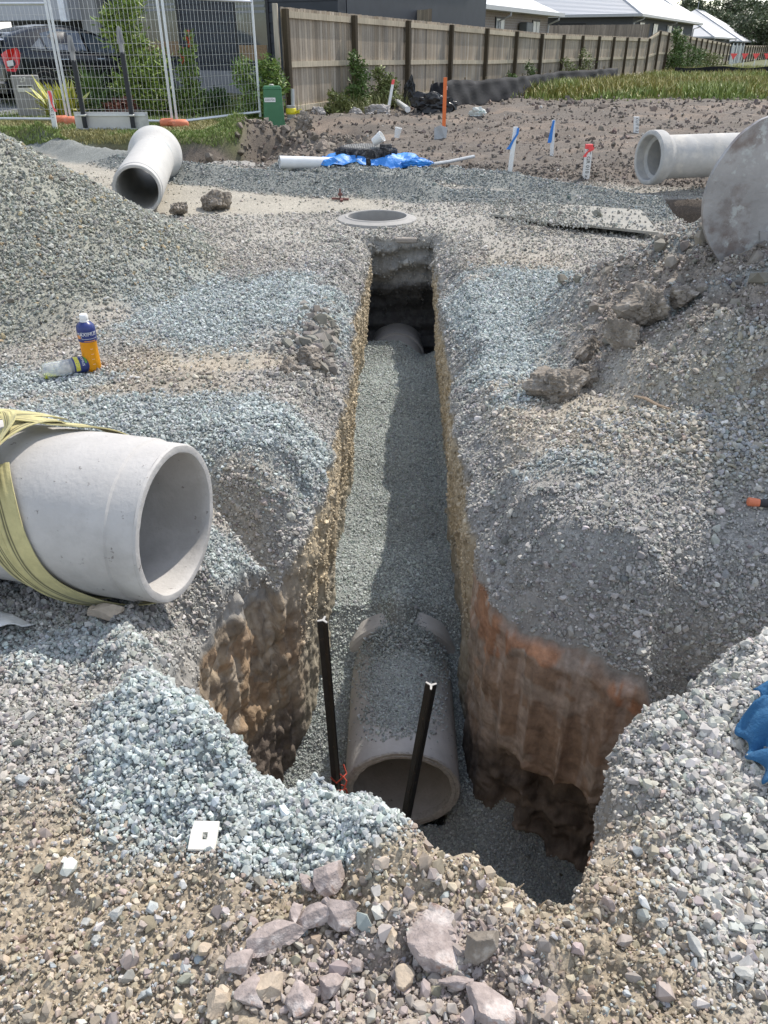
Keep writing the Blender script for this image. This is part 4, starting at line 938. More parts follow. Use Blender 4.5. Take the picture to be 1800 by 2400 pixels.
mb=MB(); mb.add(V,F); ob=mb.obj('plastic_shard',M_shard,loc=o,smooth=True); tag(ob,'curved piece of frosted plastic cut by the left edge of the photo','plastic piece')
# blue cloth
M_cloth=mat('blue_cloth',(.03,.12,.25),.95,amp=.2,scale=20,bump=.003,bscale=150,spots=((.05,.17,.31),18,.52,.1))
F=[];nu,nv=36,46; pq=[]
for i in range(nu+1):
    for j in range(nv+1):
        u=i/nu;v=j/nv; L_=gz(1624+34*max(0,v-.55)*2.2-12*math.sin(v*5)+7*math.sin(v*13),1502+165*v,.08); pq.append((L_[0]+u*.34+.015*math.sin(v*17+u*5),L_[1]+.10*u*(1-v),u,v))
pq=np.array(pq); zz=H(pq[:,0],pq[:,1]); U_,W_=pq[:,2],pq[:,3]; rid=.5+.5*np.sin(W_*26+3*np.sin(U_*5+W_*3)+U_*6)
zz=zz+.016+.034*rid*(.35+.65*S(U_/.12))+.03*vn(U_*7,W_*7,seed=3)*S(U_/.2); V=np.stack([pq[:,0],pq[:,1],zz],1)
for i in range(nu):
    for j in range(nv): F.append((i*(nv+1)+j,(i+1)*(nv+1)+j,(i+1)*(nv+1)+j+1,i*(nv+1)+j+1))
o=onG(1640,1590); ob=mobj('blue_cloth',V,F,M_cloth,smooth=True,loc=o); md=ob.modifiers.new('thick','SOLIDIFY'); md.thickness=.004; tag(ob,'crumpled blue cloth lying on the light gravel slope at the right edge','cloth')
# hammer handle
t=thing('hammer','hammer with an orange-tipped black handle lying at the right edge','hammer',onG(1640,1102))
p0=Vector(onG(1611,1094,.022)); p1=Vector(onG(1735,1112,.03)); d=(p1-p0).normalized()
mb=MB(); mb.tube([p0,p0+d*.004,p0+d*.02,p0+d*.045],[.012,.017,.017,.0145],12); sm_angle(mb.obj('grip_end',mat('orange_rubber',(.65,.19,.09),.6),t))
mb=MB(); mb.tube([p0+d*.044,p0+d*.10,p0+d*.16,p1],[.015,.0165,.014,.012],12); sm_angle(mb.obj('handle',mat('black_rubber',(.03,.028,.03),.7),t))
mb=MB(); mb.box(p1+d*.02,(.035,.12,.035),bev=.006); mb.obj('head',M_steel,t)
# stick on the spoil heap
mb=MB(); a=Vector(onG(1368,868,.03)); b=Vector(onG(1446,892,.02)); mb.tube([a,a.lerp(b,.3)+V3(0,0,.008),a.lerp(b,.65)-V3(0,0,.003),b],[.005,.007,.007,.004],6)
tag(mb.obj('stick',mat('dry_stick',(.35,.26,.18),.9,amp=.2),loc=a),'thin brown stick lying on the toe of the right spoil heap','stick')
# roots poking out of the cut faces
M_root=mat('dry_root',(.42,.33,.22),.9)
for q,(dx,dy,lab) in enumerate([(755,742,'thin dry root sticking out of the left trench wall near the far end'),(1115,1893,'small straw poking up from the near rim, the left of two'),(1165,1928,'small straw poking up from the near rim, the right of two')]):
    p=Vector(onG(dx,dy+34)) if q else Vector((-.235,5.1,-.1)); mb=MB(); d=V3(.1,.05,.02) if q==0 else V3(.012,-.004,.035); mb.tube([p,p+d*.4+V3(0,0,.004),p+d],[.0022 if q else .006,.0018,.0008],5)
    if q==0: mb.tube([p+d*.3,p+V3(.05,-.05,-.04)],.004,4)
    tag(mb.obj('root',M_root,loc=p),lab,'root')
# ================================================================ MIDDLE GROUND
# concrete manhole ring
MHX,MHY=-.07,8.22; mz=gh(MHX,MHY)
t=thing('manhole_ring','open round concrete manhole ring set in the ground beyond the trench','manhole',(MHX,MHY,mz))
mb=MB(); mb.lathe((MHX,MHY,mz),(0,0,1),[(-1.2,.295),(.012,.295),(.02,.30),(.02,.322),(.012,.33),(-.006,.40),(-.10,.43),(-.12,.34),(-1.2,.325)],72); sm_angle(mb.obj('ring',mat('manhole_concrete',(.34,.33,.31),.8,amp=.1,scale=9),t),30)
mb=MB(); mb.lathe((MHX,MHY,mz-1.15),(0,0,1),[(0,0),(0,.33)],40); mb.obj('base',M_conc2,t)
# ledge of concrete at the head of the trench
mb=MB(); mb.box((.10,7.56,-.055),(.42,.14,.045),bev=.008); tag(mb.obj('concrete_ledge',mat('ledge_mortar',(.30,.27,.235),.9,amp=.2),loc=(.10,7.56,-.08)),'thin concrete ledge exposed at the top of the far end of the trench','ledge')
# flat board
bz=.07; pts=[gz(1236,489,.04),gz(1422,507,.05),gz(1384,460,.04),gz(1150,436,.03),gz(1060,470,.0)]
pl=[V3(p[0],p[1],bz if i<3 else .035) for i,p in enumerate(pts)]
mb=MB(); mb.prism([p+V3(0,0,.0) for p in pl],(0,0,-.022)); tag(mb.obj('cover_board',mat('dusty_board',(.31,.30,.265),.9,amp=.2,scale=6,bump=.006,bscale=40,spots=((.26,.26,.24),5,.55,.08)),loc=tuple(pl[1])),'thin dusty sheet lying flat on the road beside the right ditch','board')
# rusty bracket
M_rusty=mat('rusted_iron',(.16,.07,.06),.8,amp=.3,scale=30); p=Vector(onG(735,432)); t=thing('steel_bracket','small rusty steel stand with a T-shaped foot on the road before the manhole','bracket',p)
mb=MB(); mb.box(p+V3(0,0,.012),(.20,.03,.02),Matrix.Rotation(-.25,3,'Z')); mb.box(p+V3(.02,-.05,.012),(.03,.14,.02)); mb.obj('foot',M_rusty,t)
mb=MB(); mb.tube([p,p+V3(.0,0,.12)],.010,8); mb.box(p+V3(0,0,.06),(.05,.02,.025)); mb.obj('stem',M_rusty,t)
# ================================================================ FAR THINGS
def at(dx,dy,y): return Vector(gy(dx,dy,y))
def mixn(c,n,v=.2): return np.clip(np.array(c)[None]*(1+RNG.normal(0,v,(n,1))),.005,.9)
def blades(name,B,h,w,lean,cols,tip=None,tipk=None,label=None,cat=None,kind='stuff',parent=None,loc=None):
    """B: Nx3 roots; h,w,lean arrays; every blade is a bent strip of two quads' worth of triangles"""
    n=len(B); a=RNG.uniform(0,2*PI,n); d=np.stack([np.cos(a),np.sin(a),0*a],1); s=np.stack([-np.sin(a),np.cos(a),0*a],1)
    Z=np.array([0,0,1.]); p0=B-s*w[:,None]/2; p1=B+s*w[:,None]/2; mid=B+Z*h[:,None]*.55+d*(lean*h*.25)[:,None]
    p2=mid-s*w[:,None]*.4; p3=mid+s*w[:,None]*.4; p4=B+Z*(h*np.sqrt(np.maximum(.05,1-lean**2*.6)))[:,None]+d*(lean*h)[:,None]
    V=np.stack([p0,p1,p3,p2,p4],1).reshape(-1,3); i=np.arange(n)[:,None]*5
    F=np.concatenate([np.concatenate([i,i+1,i+2],1),np.concatenate([i,i+2,i+3],1),np.concatenate([i+3,i+2,i+4],1)])
    c=np.repeat(cols,5,0)
    if tip is not None: c=c.reshape(n,5,3); c[:,4]=tip; c[:,2]=.5*c[:,2]+.5*tip; c[:,3]=c[:,2]; c=c.reshape(-1,3)
    o=mobj(name,V,F,M_leaf,parent,cols=c,loc=loc)
    if label: tag(o,label,cat,kind=kind)
    return o
# --- lawn and field grass (nobody could count them)
n=80000; y=12.95+7.5*RNG.random(n)**1.5; x=RNG.uniform(-10,-2.1,n)*(.55+.45*y/20); k=(x<-2.25)&(H(x,y,False)>.2)&~((y>16.6)&(y<17.6)&(x>-6)&(x<-3.2)&(RNG.random(n)<.8)); x,y=x[k],y[k]; n=len(x)
h_=.03+.045*RNG.random(n)*(1+.8*fbm(x,y,.6,2,801)); c=mixn((.20,.26,.07),n,.25); d=fbm(x,y,1.1,3,802); c[d>.1]=mixn((.34,.31,.13),(d>.1).sum(),.2)
blades('lawn_grass',np.stack([x,y,H(x,y)-.005],1),h_,.012+0*h_,RNG.uniform(.1,.7,n),c,label='short green verge grass below the mesh fence',cat='grass')
n=70000; y=22+55*RNG.random(n)**1.8; fx=-1.98+.522*(y-17.6)+1.2; x=fx+RNG.random(n)**1.0*(y*.62-fx).clip(1,40); nz=fbm(x,y,3,3,805)
near=25.0-.06*(x-6)+.7*fbm(x,y*0,2,2,809); k=(y>near-1.8*RNG.random(n)**3)&(y<60)&(nz>-.55); x,y=x[k],y[k]; n=len(x); nz=nz[k]
h_=(.20+.24*RNG.random(n))*(1+.3*nz)*S((y-24)/2.5+.45); c=mixn((.16,.25,.055),n,.3); tipc=mixn((.34,.27,.09),n,.25); g=fbm(x,y,2.5,3,806)>.05; tipc[g]=mixn((.28,.30,.09),g.sum(),.25)
blades('tall_grass',np.stack([x,y,H(x,y)-.02],1),h_,.035+.02*RNG.random(n),RNG.uniform(.1,.6,n),c,tipc,label='tall green grass with rusty seed heads on the lot at right',cat='grass')
n=9000; s=RNG.random(n)*20; off=RNG.uniform(.1,1.0,n)+.1; x=-1.98+.463*s+off*.886+.3*RNG.normal(0,1,n)*.3; y=17.6+.886*s-off*.463; k=(fbm(x,y,1.0,3,811)>-.02); x,y=x[k],y[k]; n=len(x)
blades('fence_weeds',np.stack([x,y,H(x,y)],1),.15+.30*RNG.random(n)**2,.012+0*x,RNG.uniform(.1,.8,n),mixn((.20,.21,.08),n,.3),label='straggly grass growing along the foot of the timber fence',cat='grass')
# --- shrubs
def leafy(name,label,cat,base,blobs,nleaf,ls,col,stems=5,narrow=.35,group=None,stemcol=(.16,.11,.06),flowers=None,droop=0,col2=None):
    base=Vector(base); t=thing(name,label,cat,base,group)
    tot=sum(b[3]*b[4] for b in blobs); V=[];Cc=[]
    for (bx,by,bz,rx,rz) in blobs:
        k=int(nleaf*rx*rz/tot); u=RNG.normal(size=(k,3)); u/=np.linalg.norm(u,axis=1)[:,None]; r=RNG.random(k)**.45; 
        lump=1+.45*fbm(u[:,0]*2+bx,u[:,1]*2+by,.8,2,820,z=u[:,2]*2)
        p=np.array(base)+np.array([bx,by,bz])+u*(r*lump)[:,None]*np.array([rx,rx,rz])
        a=RNG.normal(size=(k,3)); a[:,2]=a[:,2]*.6+.35-droop; a/=np.linalg.norm(a,axis=1)[:,None]; b=np.cross(a,RNG.normal(size=(k,3))); b/=np.linalg.norm(b,axis=1)[:,None]
        L=ls*(.6+.8*RNG.random(k))[:,None]; w=L*narrow
        V.append(np.stack([p,p+a*L*.5+b*w*.5,p+a*L,p+a*L*.5-b*w*.5],1)); cc=mixn(col,k,.28)
        if col2 is not None: q=RNG.random(k)<.4; cc[q]=mixn(col2,q.sum(),.2)
        Cc.append(np.repeat(cc,4,0))
    V=np.concatenate(V); m=len(V); F=(np.arange(m)[:,None]*4+np.arange(4)[None]); mobj('foliage',V.reshape(-1,3),F,M_leaf,t,cols=np.concatenate(Cc))
    mb=MB(); 
    for k in range(stems):
        bl=blobs[k%len(blobs)]; e=base+V3(bl[0],bl[1],bl[2]+bl[4]*.6)+V3(random.uniform(-.3,.3)*bl[3],random.uniform(-.3,.3)*bl[3],0); s0=base+V3(random.uniform(-.05,.05),random.uniform(-.05,.05),-.03)
        mb.tube([s0,s0.lerp(e,.4)+V3(random.uniform(-.05,.05),0,.03),e],[.012,.009,.004],5)
    mb.obj('stems',MSTEM,t)
    if flowers:
        for f in flowers:
            mb=MB(); c=base+Vector(f[:3]); 
            for k in range(16): 
                d=V3(random.uniform(-1,1),random.uniform(-1,1),random.uniform(-1.6,1.6))*f[3]; mb.add([c+d,c+d+V3(.02,.01,.03),c+d+V3(0,.0,.06),c+d+V3(-.02,0.01,.03)],[(0,1,2,3)])
            mb.obj('flower',MFLOW,t)
    return t
MSTEM=mat('plant_stem',(.14,.12,.06),.9); MFLOW=mat('orange_flower',(.55,.07,.03),.7)
p=at(300,215,17.6); z=gh(p.x,p.y); b0=V3(p.x,p.y,z)
leafy('willowy_shrub','tall willowy green shrub behind the mesh fence and the upturned sign','shrub',b0,[(.0,0,.5,.55,.5),(.3,.1,.8,.45,.5),(-.1,.1,1.35,.4,.45),(.05,0,1.9,.32,.35),(.45,0,.3,.5,.3),(-.35,0,1.6,.2,.3)],6500,.13,(.13,.20,.035),9,.2,col2=(.25,.33,.06))
for (dx,dy,yy,sc,lab,cc) in [(215,232,17.2,.30,'low dark shrub left of the willowy shrub',(.07,.12,.03)),(400,225,17.8,.36,'low weedy shrub right of the willowy shrub',(.10,.16,.04)),(255,238,17.0,.22,'small reddish leaved plant at the foot of the willowy shrub',(.16,.06,.04)),(455,222,18.6,.26,'low grassy shrub below the grey plinth wall',(.07,.13,.03))]:
    p=at(dx,dy,yy); leafy('garden_shrub',lab,'shrub',(p.x,p.y,gh(p.x,p.y)),[(0,0,sc*.6,sc*1.3,sc*.8),(.2,0,sc*.9,sc*.7,sc*.7)],1500,.10,cc,5,.3,group='low shrubs in the front garden')
for (dx,top,lab) in [(425,70,'tall leafy spike with an orange flower head in the front garden'),(408,105,'shorter flower spike left of the tall one')]:
    p=at(dx,232,17.4); hh=at(dx,top,17.4).z-gh(p.x,p.y); bl=[(0.02*math.sin(k*2),0,hh*(k+.5)/9,.07+.10*(1-k/9),hh/16) for k in range(9)]
    leafy('flower_spike',lab,'flower',(p.x,p.y,gh(p.x,p.y)),bl,650,.10,(.15,.22,.05),2,.4,flowers=[(0,0,hh-.08,.045),(0,0,hh-.22,.03)])
p=at(560,238,16.9); leafy('bushy_shrub','bright green bush behind the green service box','shrub',(p.x,p.y,gh(p.x,p.y)),[(0,0,.35,.36,.36),(-.25,0,.75,.22,.3),(.22,.1,.8,.25,.25),(.38,0,.55,.2,.3),(-.1,.1,.1,.4,.2)],4200,.10,(.12,.20,.045),8,.25,col2=(.22,.30,.07))
# variegated strap-leaf plant
p=at(137,238,16.5); b0=V3(p.x,p.y,gh(p.x,p.y)); t=thing('variegated_plant','clump of broad yellow and green striped leaves behind the stake with a pink ribbon','plant',b0)
mb=MB()
for k in range(130):
    a=random.uniform(0,2*PI); el=random.uniform(.25,1.35); L=random.uniform(.42,.75); d=V3(math.cos(a)*math.cos(el),math.sin(a)*math.cos(el),math.sin(el)); s=d.cross(UP).normalized(); o=b0+V3(random.uniform(-.2,.2),random.uniform(-.15,.15),random.uniform(0,.15))
    P=[o,o+d*L*.35,o+d*L*.7-UP*.03,o+d*L-UP*.10*math.cos(el)]; W=[.015,.045,.045,.002]
    for (lo,hi,cc) in ((-1,-.35,(.60,.56,.12)),(-.35,.35,(.20,.27,.05)),(.35,1,(.60,.56,.12))):
        V=[];F=[]
        for q in range(4): V+=[P[q]+s*W[q]*lo,P[q]+s*W[q]*hi]
        for q in range(3): F.append((2*q,2*q+1,2*q+3,2*q+2))
        mb.add(V,F,cc)
mb.obj('leaves',M_leaf,t)
p=at(195,205,18.2); n=260; B=np.tile(np.array([p.x,p.y,gh(p.x,p.y)]),(n,1))+RNG.normal(0,.06,(n,3))*[1,1,.2]; o=blades('grass_tuft',B,.5+.5*RNG.random(n),.018+0*B[:,0],RNG.uniform(.1,.8,n),mixn((.12,.2,.05),n,.2),loc=(p.x,p.y,gh(p.x,p.y))); tag(o,'arching tuft of long grass in front of the dark car','plant')
# weeds climbing at the timber fence
fenceP=lambda s,off=0: V3(-1.98+.463*s+.886*off,17.6+.886*s-.463*off,0)
for (s,off,hh,rr,nl,lab,cc) in [(2.3,.35,1.15,.30,1700,'leafy weeds climbing the second fence post','a'),(3.2,.5,.8,.42,1900,'broad bushy weeds between the second and third fence posts','b'),(1.4,.35,.45,.35,900,'low straggly weeds near the end of the timber fence','b'),
  (12.6,.3,.55,.3,700,'leafy weeds at the foot of the fifth fence post','a'),(14.4,.3,.8,.3,700,'leafy creeper beside the sixth fence post','a'),(21,.4,1.25,.45,900,'tall pale weeds standing against the middle of the timber fence','b'),(18.6,.4,.9,.4,700,'grassy weeds left of the tall pale ones','b'),(41,.5,2.3,.75,2200,'dense green bush growing over the timber fence past its step','a'),(46.5,.6,1.5,1.1,1600,'lower bush right of the dense green one','a'),(54,.6,1.1,1.3,1200,'low scrub before the far end of the timber fence','b')]:
    q=fenceP(s,off); cc_=(.10,.16,.045) if cc=='a' else (.17,.20,.07)
    leafy('weed_bush',lab,'weeds',(q.x,q.y,gh(q.x,q.y)),[(0,0,hh*.25,rr,hh*.3),(rr*.3,0,hh*.6,rr*.6,hh*.3),(-rr*.2,0,hh*.85,rr*.35,hh*.2)],nl,.09 if s<30 else .16,cc_,6,.35,group='weeds along the timber fence')
# --- timber fence
def timber(name,c):
    m,nt,b=NT(name); tc=nn(nt,'ShaderNodeTexCoord'); a=nn(nt,'ShaderNodeAttribute',attribute_name='col'); mp=nn(nt,'ShaderNodeMapping'); mp.inputs['Scale'].default_value=(1,1,.06); nt.links.new(tc.outputs['Object'],mp.inputs[0])
    out,_=noise_mul(nt,a.outputs['Color'],26,.22,vec=mp.outputs[0]); o2,_=noise_mul(nt,out,1.3,.15,vec=tc.outputs['Object']); nt.links.new(o2,b.inputs['Base Color']); b.inputs['Roughness'].default_value=.9; b.inputs['Specular IOR Level'].default_value=.2; return m
M_tim=timber('weathered_timber',None)
def board(mb,a,b,z0a,z1a,z0b,z1b,th,nrm,c):
    a=Vector(a);b=Vector(b); V=[(a.x,a.y,z0a),(b.x,b.y,z0b),(b.x,b.y,z1b),(a.x,a.y,z1a)]; V+=[tuple(Vector(v)+nrm*th) for v in V]
    mb.add(V,[(0,1,2,3),(7,6,5,4),(0,4,5,1),(1,5,6,2),(2,6,7,3),(3,7,4,0)],c)
FN=V3(.886,-.463,0)     # towards the vacant lot
def timber_fence(name,label,s0,s1,ztop,step=2.69,first=True,bw=.10,group='boundary fences'):
    q=fenceP(s0); t=thing(name,label,'fence',(q.x,q.y,gh(q.x,q.y)),group)
    mb=MB(); s=s0
    while s<s1-1e-6:
        e=min(s+bw,s1); a,b=fenceP(s+.004),fenceP(e-.004); k=random.gauss(1,.17); w=random.random(); c=(np.array([.34,.28,.21])*(1-w*.5)+np.array([.29,.275,.25])*w*.5)*k; z0=gh(a.x,a.y)+.03 if s<30 else .12; zt=ztop(s)+random.uniform(-.006,.006)
        board(mb,a,b,z0,zt,z0,zt,-.018+random.uniform(-.004,0),FN,tuple(c)); s+=bw
    mb.obj('palings',M_tim,t)
    for lv in range(3):
        mb=MB(); s=s0
        while s<s1-.1:
            e=min(s+step,s1); zs,ze=(ztop(s),ztop(e)); g0,g1=(gh(*fenceP(s)[:2]),gh(*fenceP(e)[:2])) if s<30 else (.12,.12)
            hh=[(-.16,-.04),(None,.88),(None,.12)][lv]
            za=(zs-.17,zs-.06) if lv==0 else ((g0+zs)/2-.06,(g0+zs)/2+.04) if lv==1 else (g0+.10,g0+.2)
            zb=(ze-.17,ze-.06) if lv==0 else ((g1+ze)/2-.06,(g1+ze)/2+.04) if lv==1 else (g1+.10,g1+.2)
            k=random.gauss(1,.06); board(mb,fenceP(s)+FN*.003,fenceP(e)+FN*.003,za[0],za[1],zb[0],zb[1],.045,FN,(.46*k,.40*k,.30*k)); s+=step
        mb.obj('rail',M_tim,t)
    s=s0+(.0 if first else step); kpost=0
    while s<s1+.05:
        q=fenceP(s)+FN*.10; zt=ztop(min(s,s1-.01))-.03; g=gh(q.x,q.y) if s<30 else .12
        mb=MB(); mb.box((q.x,q.y,(zt+g)/2-.1),(.11,.11,zt-g+.2),Matrix.Rotation(math.radians(-27.6),3,'Z'),bev=.006); mb.Cc=[(.065,.052,.035)]*len(mb.V); mb.obj('post',M_tim,t); s+=step
    return t
zt1=lambda s: float(np.interp(s,[0,8,16,35,36.5,37.6],[2.16,2.05,1.93,1.93,2.12,2.28])); 
zt2=lambda s: float(np.interp(s,[37.6,50,72],[2.3,2.1,1.73])); zt3=lambda s: 1.65
tf=timber_fence('timber_fence','long weathered timber paling fence running back from the green service box',0,37.66,zt1)
q=fenceP(-.1); mb=MB(); g=gh(q.x,q.y); mb.box((q.x-.05,q.y,(g+2.2)/2),(.09,.16,2.22-g),bev=.004); mb.Cc=[(.42,.38,.31)]*len(mb.V); mb.obj('end_post',M_tim,tf)
timber_fence('timber_fence','higher far stretch of timber fence behind the green bush, past the step',37.7,72,zt2)
timber_fence('timber_fence','farthest timber fence beyond the grey sheet gate',84,120,zt3,bw=.25)
def cross_fence(label,A,B,zt,zb,c):
    A=Vector(A);B=Vector(B); n=(B-A).cross(UP).normalized(); t=thing('side_fence',label,'fence',A,'fences between the house yards'); mb=MB(); L=(B-A).length; k=int(L/.12)
    for i in range(k):
        f=random.gauss(1,.12); board(mb,A.lerp(B,i/k),A.lerp(B,(i+.94)/k),zb,zt+random.uniform(-.01,.01),zb,zt,.02,n,tuple(np.array(c)*f))
    mb.obj('palings',M_tim,t)
    for i in range(int(L/2.5)+1): mb=MB(); P=A.lerp(B,min(1,i*2.5/L))+n*.07; mb.box((P.x,P.y,(zt+zb)/2),(.1,.1,zt-zb+.04)); mb.Cc=[(.2,.17,.13)]*len(mb.V); mb.obj('post',M_tim,t)
q=fenceP(7); cross_fence('short side fence seen above the long fence near the brick house',(q.x-.1,q.y,0),(q.x-4.2,q.y+2.2,0),2.33,.3,(.33,.28,.21))
q=fenceP(35.5); cross_fence('side fence in front of the patio of the second house',(q.x-.2,q.y,0),(q.x-9,q.y+4.7,0),2.55,.3,(.26,.22,.18))
# --- black silt fence
M_silt=mat('black_geotextile',(.018,.018,.02),.8,amp=.4,scale=3,bump=.006,bscale=14,stretch=(.5,.5,3),spec=.25,spots=((.06,.058,.056),2.2,.62,.12))
sp=[(.85,18.9),(1.3,19.1),(2.2,21.3),(3.5,24.2),(4.7,27.2),(6.2,31.5),(8.6,36.0),(10.8,41)]
q=V3(sp[0][0],sp[0][1],gh(*sp[0])); t=thing('silt_fence','low black silt fence sagging along the lot in front of the timber fence','silt fence',q)
V=[];F=[];n=220
sx=np.interp(np.linspace(0,1,n),np.linspace(0,1,len(sp)),[a for a,b in sp]); sy=np.interp(np.linspace(0,1,n),np.linspace(0,1,len(sp)),[b for a,b in sp]); gg=H(sx,sy,False); gg=np.convolve(np.pad(gg,12,mode='edge'),np.ones(25)/25,'valid')
for i in range(n):
    u=i/(n-1); hh=.56*float(S((u-.0)/.05))*(1-.1*u)+.012*math.sin(i*.37)+.03
    for j in range(7):
        v=j/6; fold=.018*math.sin(i*.5+v*4)+.02*math.sin(i*.21-v*7)
        V.append((sx[i]+FN.x*(-.0+(1-v)*.12+fold),sy[i]+FN.y*(-.0+(1-v)*.12+fold),gg[i]-.03+hh*v))
for i in range(n-1):
    for j in range(6): F.append((i*7+j,(i+1)*7+j,(i+1)*7+j+1,i*7+j+1))
o=mobj('fabric',V,F,M_silt,t,smooth=True); md=o.modifiers.new('t','SOLIDIFY'); md.thickness=.01
for k in range(1,12):
    i=int((n-1)*k/12); mb=MB(); mb.box((sx[i]-.05,sy[i]+.05,gg[i]+.25),(.04,.04,.7)); mb.obj('stake',M_tim if False else mat('silt_stake',(.2,.16,.1),.9),t)
def crumple(name,label,cat,c,size,m,seed,sub=4,fold=.45):
    V_,F_=ICO[sub]; r=1+fold*np.abs(fbm(V_[:,0]+seed,V_[:,1],.6,4,830,z=V_[:,2]))*2-fold*.5; P=V_*r[:,None]*np.array(size)/2; P[:,2]=np.maximum(P[:,2],-size[2]*.25); o=mobj(name,P+np.array(c),F_,m,loc=c); return tag(o,label,cat)
M_bag=mat('black_plastic',(.015,.015,.016),.3,amp=.2,bump=.01,bscale=15); M_sack=mat('grey_sack',(.33,.31,.29),.8,amp=.3,scale=6,bump=.01,bscale=12)
for k,(dx,dy,sz,m_,lab) in enumerate([(884,228,(.30,.25,.75),M_bag,'black plastic sheet bunched against the third fence post'),(935,240,(1.0,.4,.55),M_bag,'heap of black plastic where the silt fence starts'),(815,243,(.55,.4,.30),M_sack,'grey torn sack below the pink tipped stake'),(768,246,(.28,.2,.2),M_sack,'small pale wrapper in the weeds'),(1032,247,(.32,.22,.22),mat('white_bag',(.6,.62,.58),.7,amp=.2,scale=9,bump=.01,bscale=20,spots=((.08,.25,.15),6,.6,.05)),'white plastic bag with green print on the mud behind the orange pole'),(688,250,(.3,.25,.25),M_sack,'pale sack half buried beside the earth block'),(800,247,(.25,.2,.12),M_sack,'flattened grey sack left of the torn one')]):
    p=gz(dx,dy,.3); g=gh(p[0],p[1]); crumple('plastic_sheet' if m_ is M_bag else 'sack' if m_ is M_sack else 'plastic_bag',lab,'rubbish',(p[0],p[1],g+sz[2]*.25),sz,m_,k*3.3+1)
M_wp=mat('white_paint',(.78,.78,.76),.5,amp=.05); M_pink=mat('fluoro_pink',(.85,.10,.10),.5,amp=.06); M_orp=mat('orange_paint',(.75,.17,.04),.5,amp=.08); M_blr=mat('blue_ribbon',(.04,.22,.65),.4,amp=.1); M_gpl=mat('grey_pvc',(.45,.47,.48),.4); M_pvc=mat('white_pvc',(.74,.75,.74),.35,amp=.06,spots=((.5,.47,.42),5,.62,.1))
p=V3(*gz(838,240,.3)); top=at(850,172,p.y+.1); mb=MB(); t=thing('marking_stake','white stake with a pink tip leaning against the timber fence','stake',p); d=(top-p); mb.prism([p+V3(-.03,-.02,0),p+V3(.03,-.02,0),p+V3(.03,.02,0),p+V3(-.03,.02,0)],d*.85); mb.obj('stake',M_wp,t); mb=MB(); q=p+d*.85; mb.prism([q+V3(-.031,-.021,0),q+V3(.031,-.021,0),q+V3(.031,.021,0),q+V3(-.031,.021,0)],d*.15); mb.obj('tip',M_pink,t)
mb=MB(); mb.tube([V3(*gz(842,222,.3))+V3(0,-.3,0.15),V3(*gz(880,240,.3))+V3(0,-.3,.05)],.06,12); tag(mb.obj('pipe_offcut',M_pvc,loc=gz(860,235,.35)),'short piece of pale pipe under the pink tipped stake','pipe')
def stake(label,bx,by,tx,ty,w,m,ribbon=None,text=None,z=.15,name='survey_stake',tip=None,rsegs=None):
    g=.15
    for _ in range(6): b=gz(bx,by,g); g=gh(b[0],b[1])
    b=V3(*gz(bx,by,g)); top=at(tx,ty,b.y); t=thing(name,label,'stake',b,None); d=top-b; R_=(w/2)
    mb=MB(); mb.prism([b+V3(-R_,-R_*.5,-.1),b+V3(R_,-R_*.5,-.1),b+V3(R_,R_*.5,-.1),b+V3(-R_,R_*.5,-.1)],d+V3(0,0,.1)); mb.obj('shaft',m,t)
    if tip: mb=MB(); mb.prism([b+d*.88+V3(-R_-.002,-R_*.6,0),b+d*.88+V3(R_+.002,-R_*.6,0),b+d*.88+V3(R_+.002,R_*.6,0),b+d*.88+V3(-R_-.002,R_*.6,0)],d*.12+V3(0,0,.002)); mb.obj('tip',tip,t)
    if ribbon:
        rm,segs=ribbon; mb=MB(); V=[];F=[]
        for (u,hx,wd) in segs: c=b+d*u+V3(hx,-R_-.006,0); V+=[c+V3(-wd/2,0,0),c+V3(wd/2,.012,0)]
        for i in range(len(segs)-1): F.append((2*i,2*i+1,2*i+3,2*i+2))
        V2=[v+V3(0,-.003,0) for v in V]; k=len(V); F2=F+[tuple(q+k for q in f[::-1]) for f in F]; F2+=[(i,i+2,i+2+k,i+k) for i in range(0,k-2)]
        mb.add(V+V2,F2); mb.obj('ribbon',rm,t)
    if text:
        mb=MB(); text_flat(text,R_*1.5,b+d*.5+V3(0,-R_*.5-.004,0),(d.normalized().x*-1,0,-1),(1,0,0),mb,lift=.0); mb.obj('handwriting',M_black,t)
    return t
RB=lambda s:[(.98,0,.05),(.85,s*.03,.07),(.7,s*.05,.06),(.62,s*.07,.08),(.58,s*.11,.10)]
stake('white stake with a blue ribbon, the left of the two on the mud',1100,373,1114,274,.055,M_wp,(M_blr,[(.98,.03,.03),(.85,.03,.03),(.72,-.01,.03),(.6,-.04,.04),(.52,-.06,.06)]))
stake('white stake with a blue ribbon, the right and farther of the two',1192,338,1196,259,.05,M_wp,(M_blr,[(.99,.0,.03),(.8,-.02,.04),(.6,-.035,.05),(.45,-.045,.06),(.38,-.05,.05)]))
stake('short white stake with pink tip and handwriting in front of the bell pipe',1265,388,1273,312,.085,M_wp,(M_pink,[(.93,.02,.08),(.85,.02,.06),(.78,-.03,.03),(.7,-.05,.04),(.66,-.05,.05)]),'KC GR 010 x',tip=M_pink)
stake('plain white stake with faint writing behind the bell pipe',1375,287,1375,252,.09,M_wp,None,'CUT 0.2')
stake('white stake with a pink ribbon in the lawn at the far left',120,290,107,196,.07,M_wp,(M_pink,[(1.0,-.0,.04),(.88,.02,.04),(.72,.02,.02),(.62,.04,.02),(.53,.07,.04)]),'KC 2.1')
t=stake('tall orange marking pole standing in the mud',958,302,962,167,.058,M_orp,None,None,name='marking_pole')
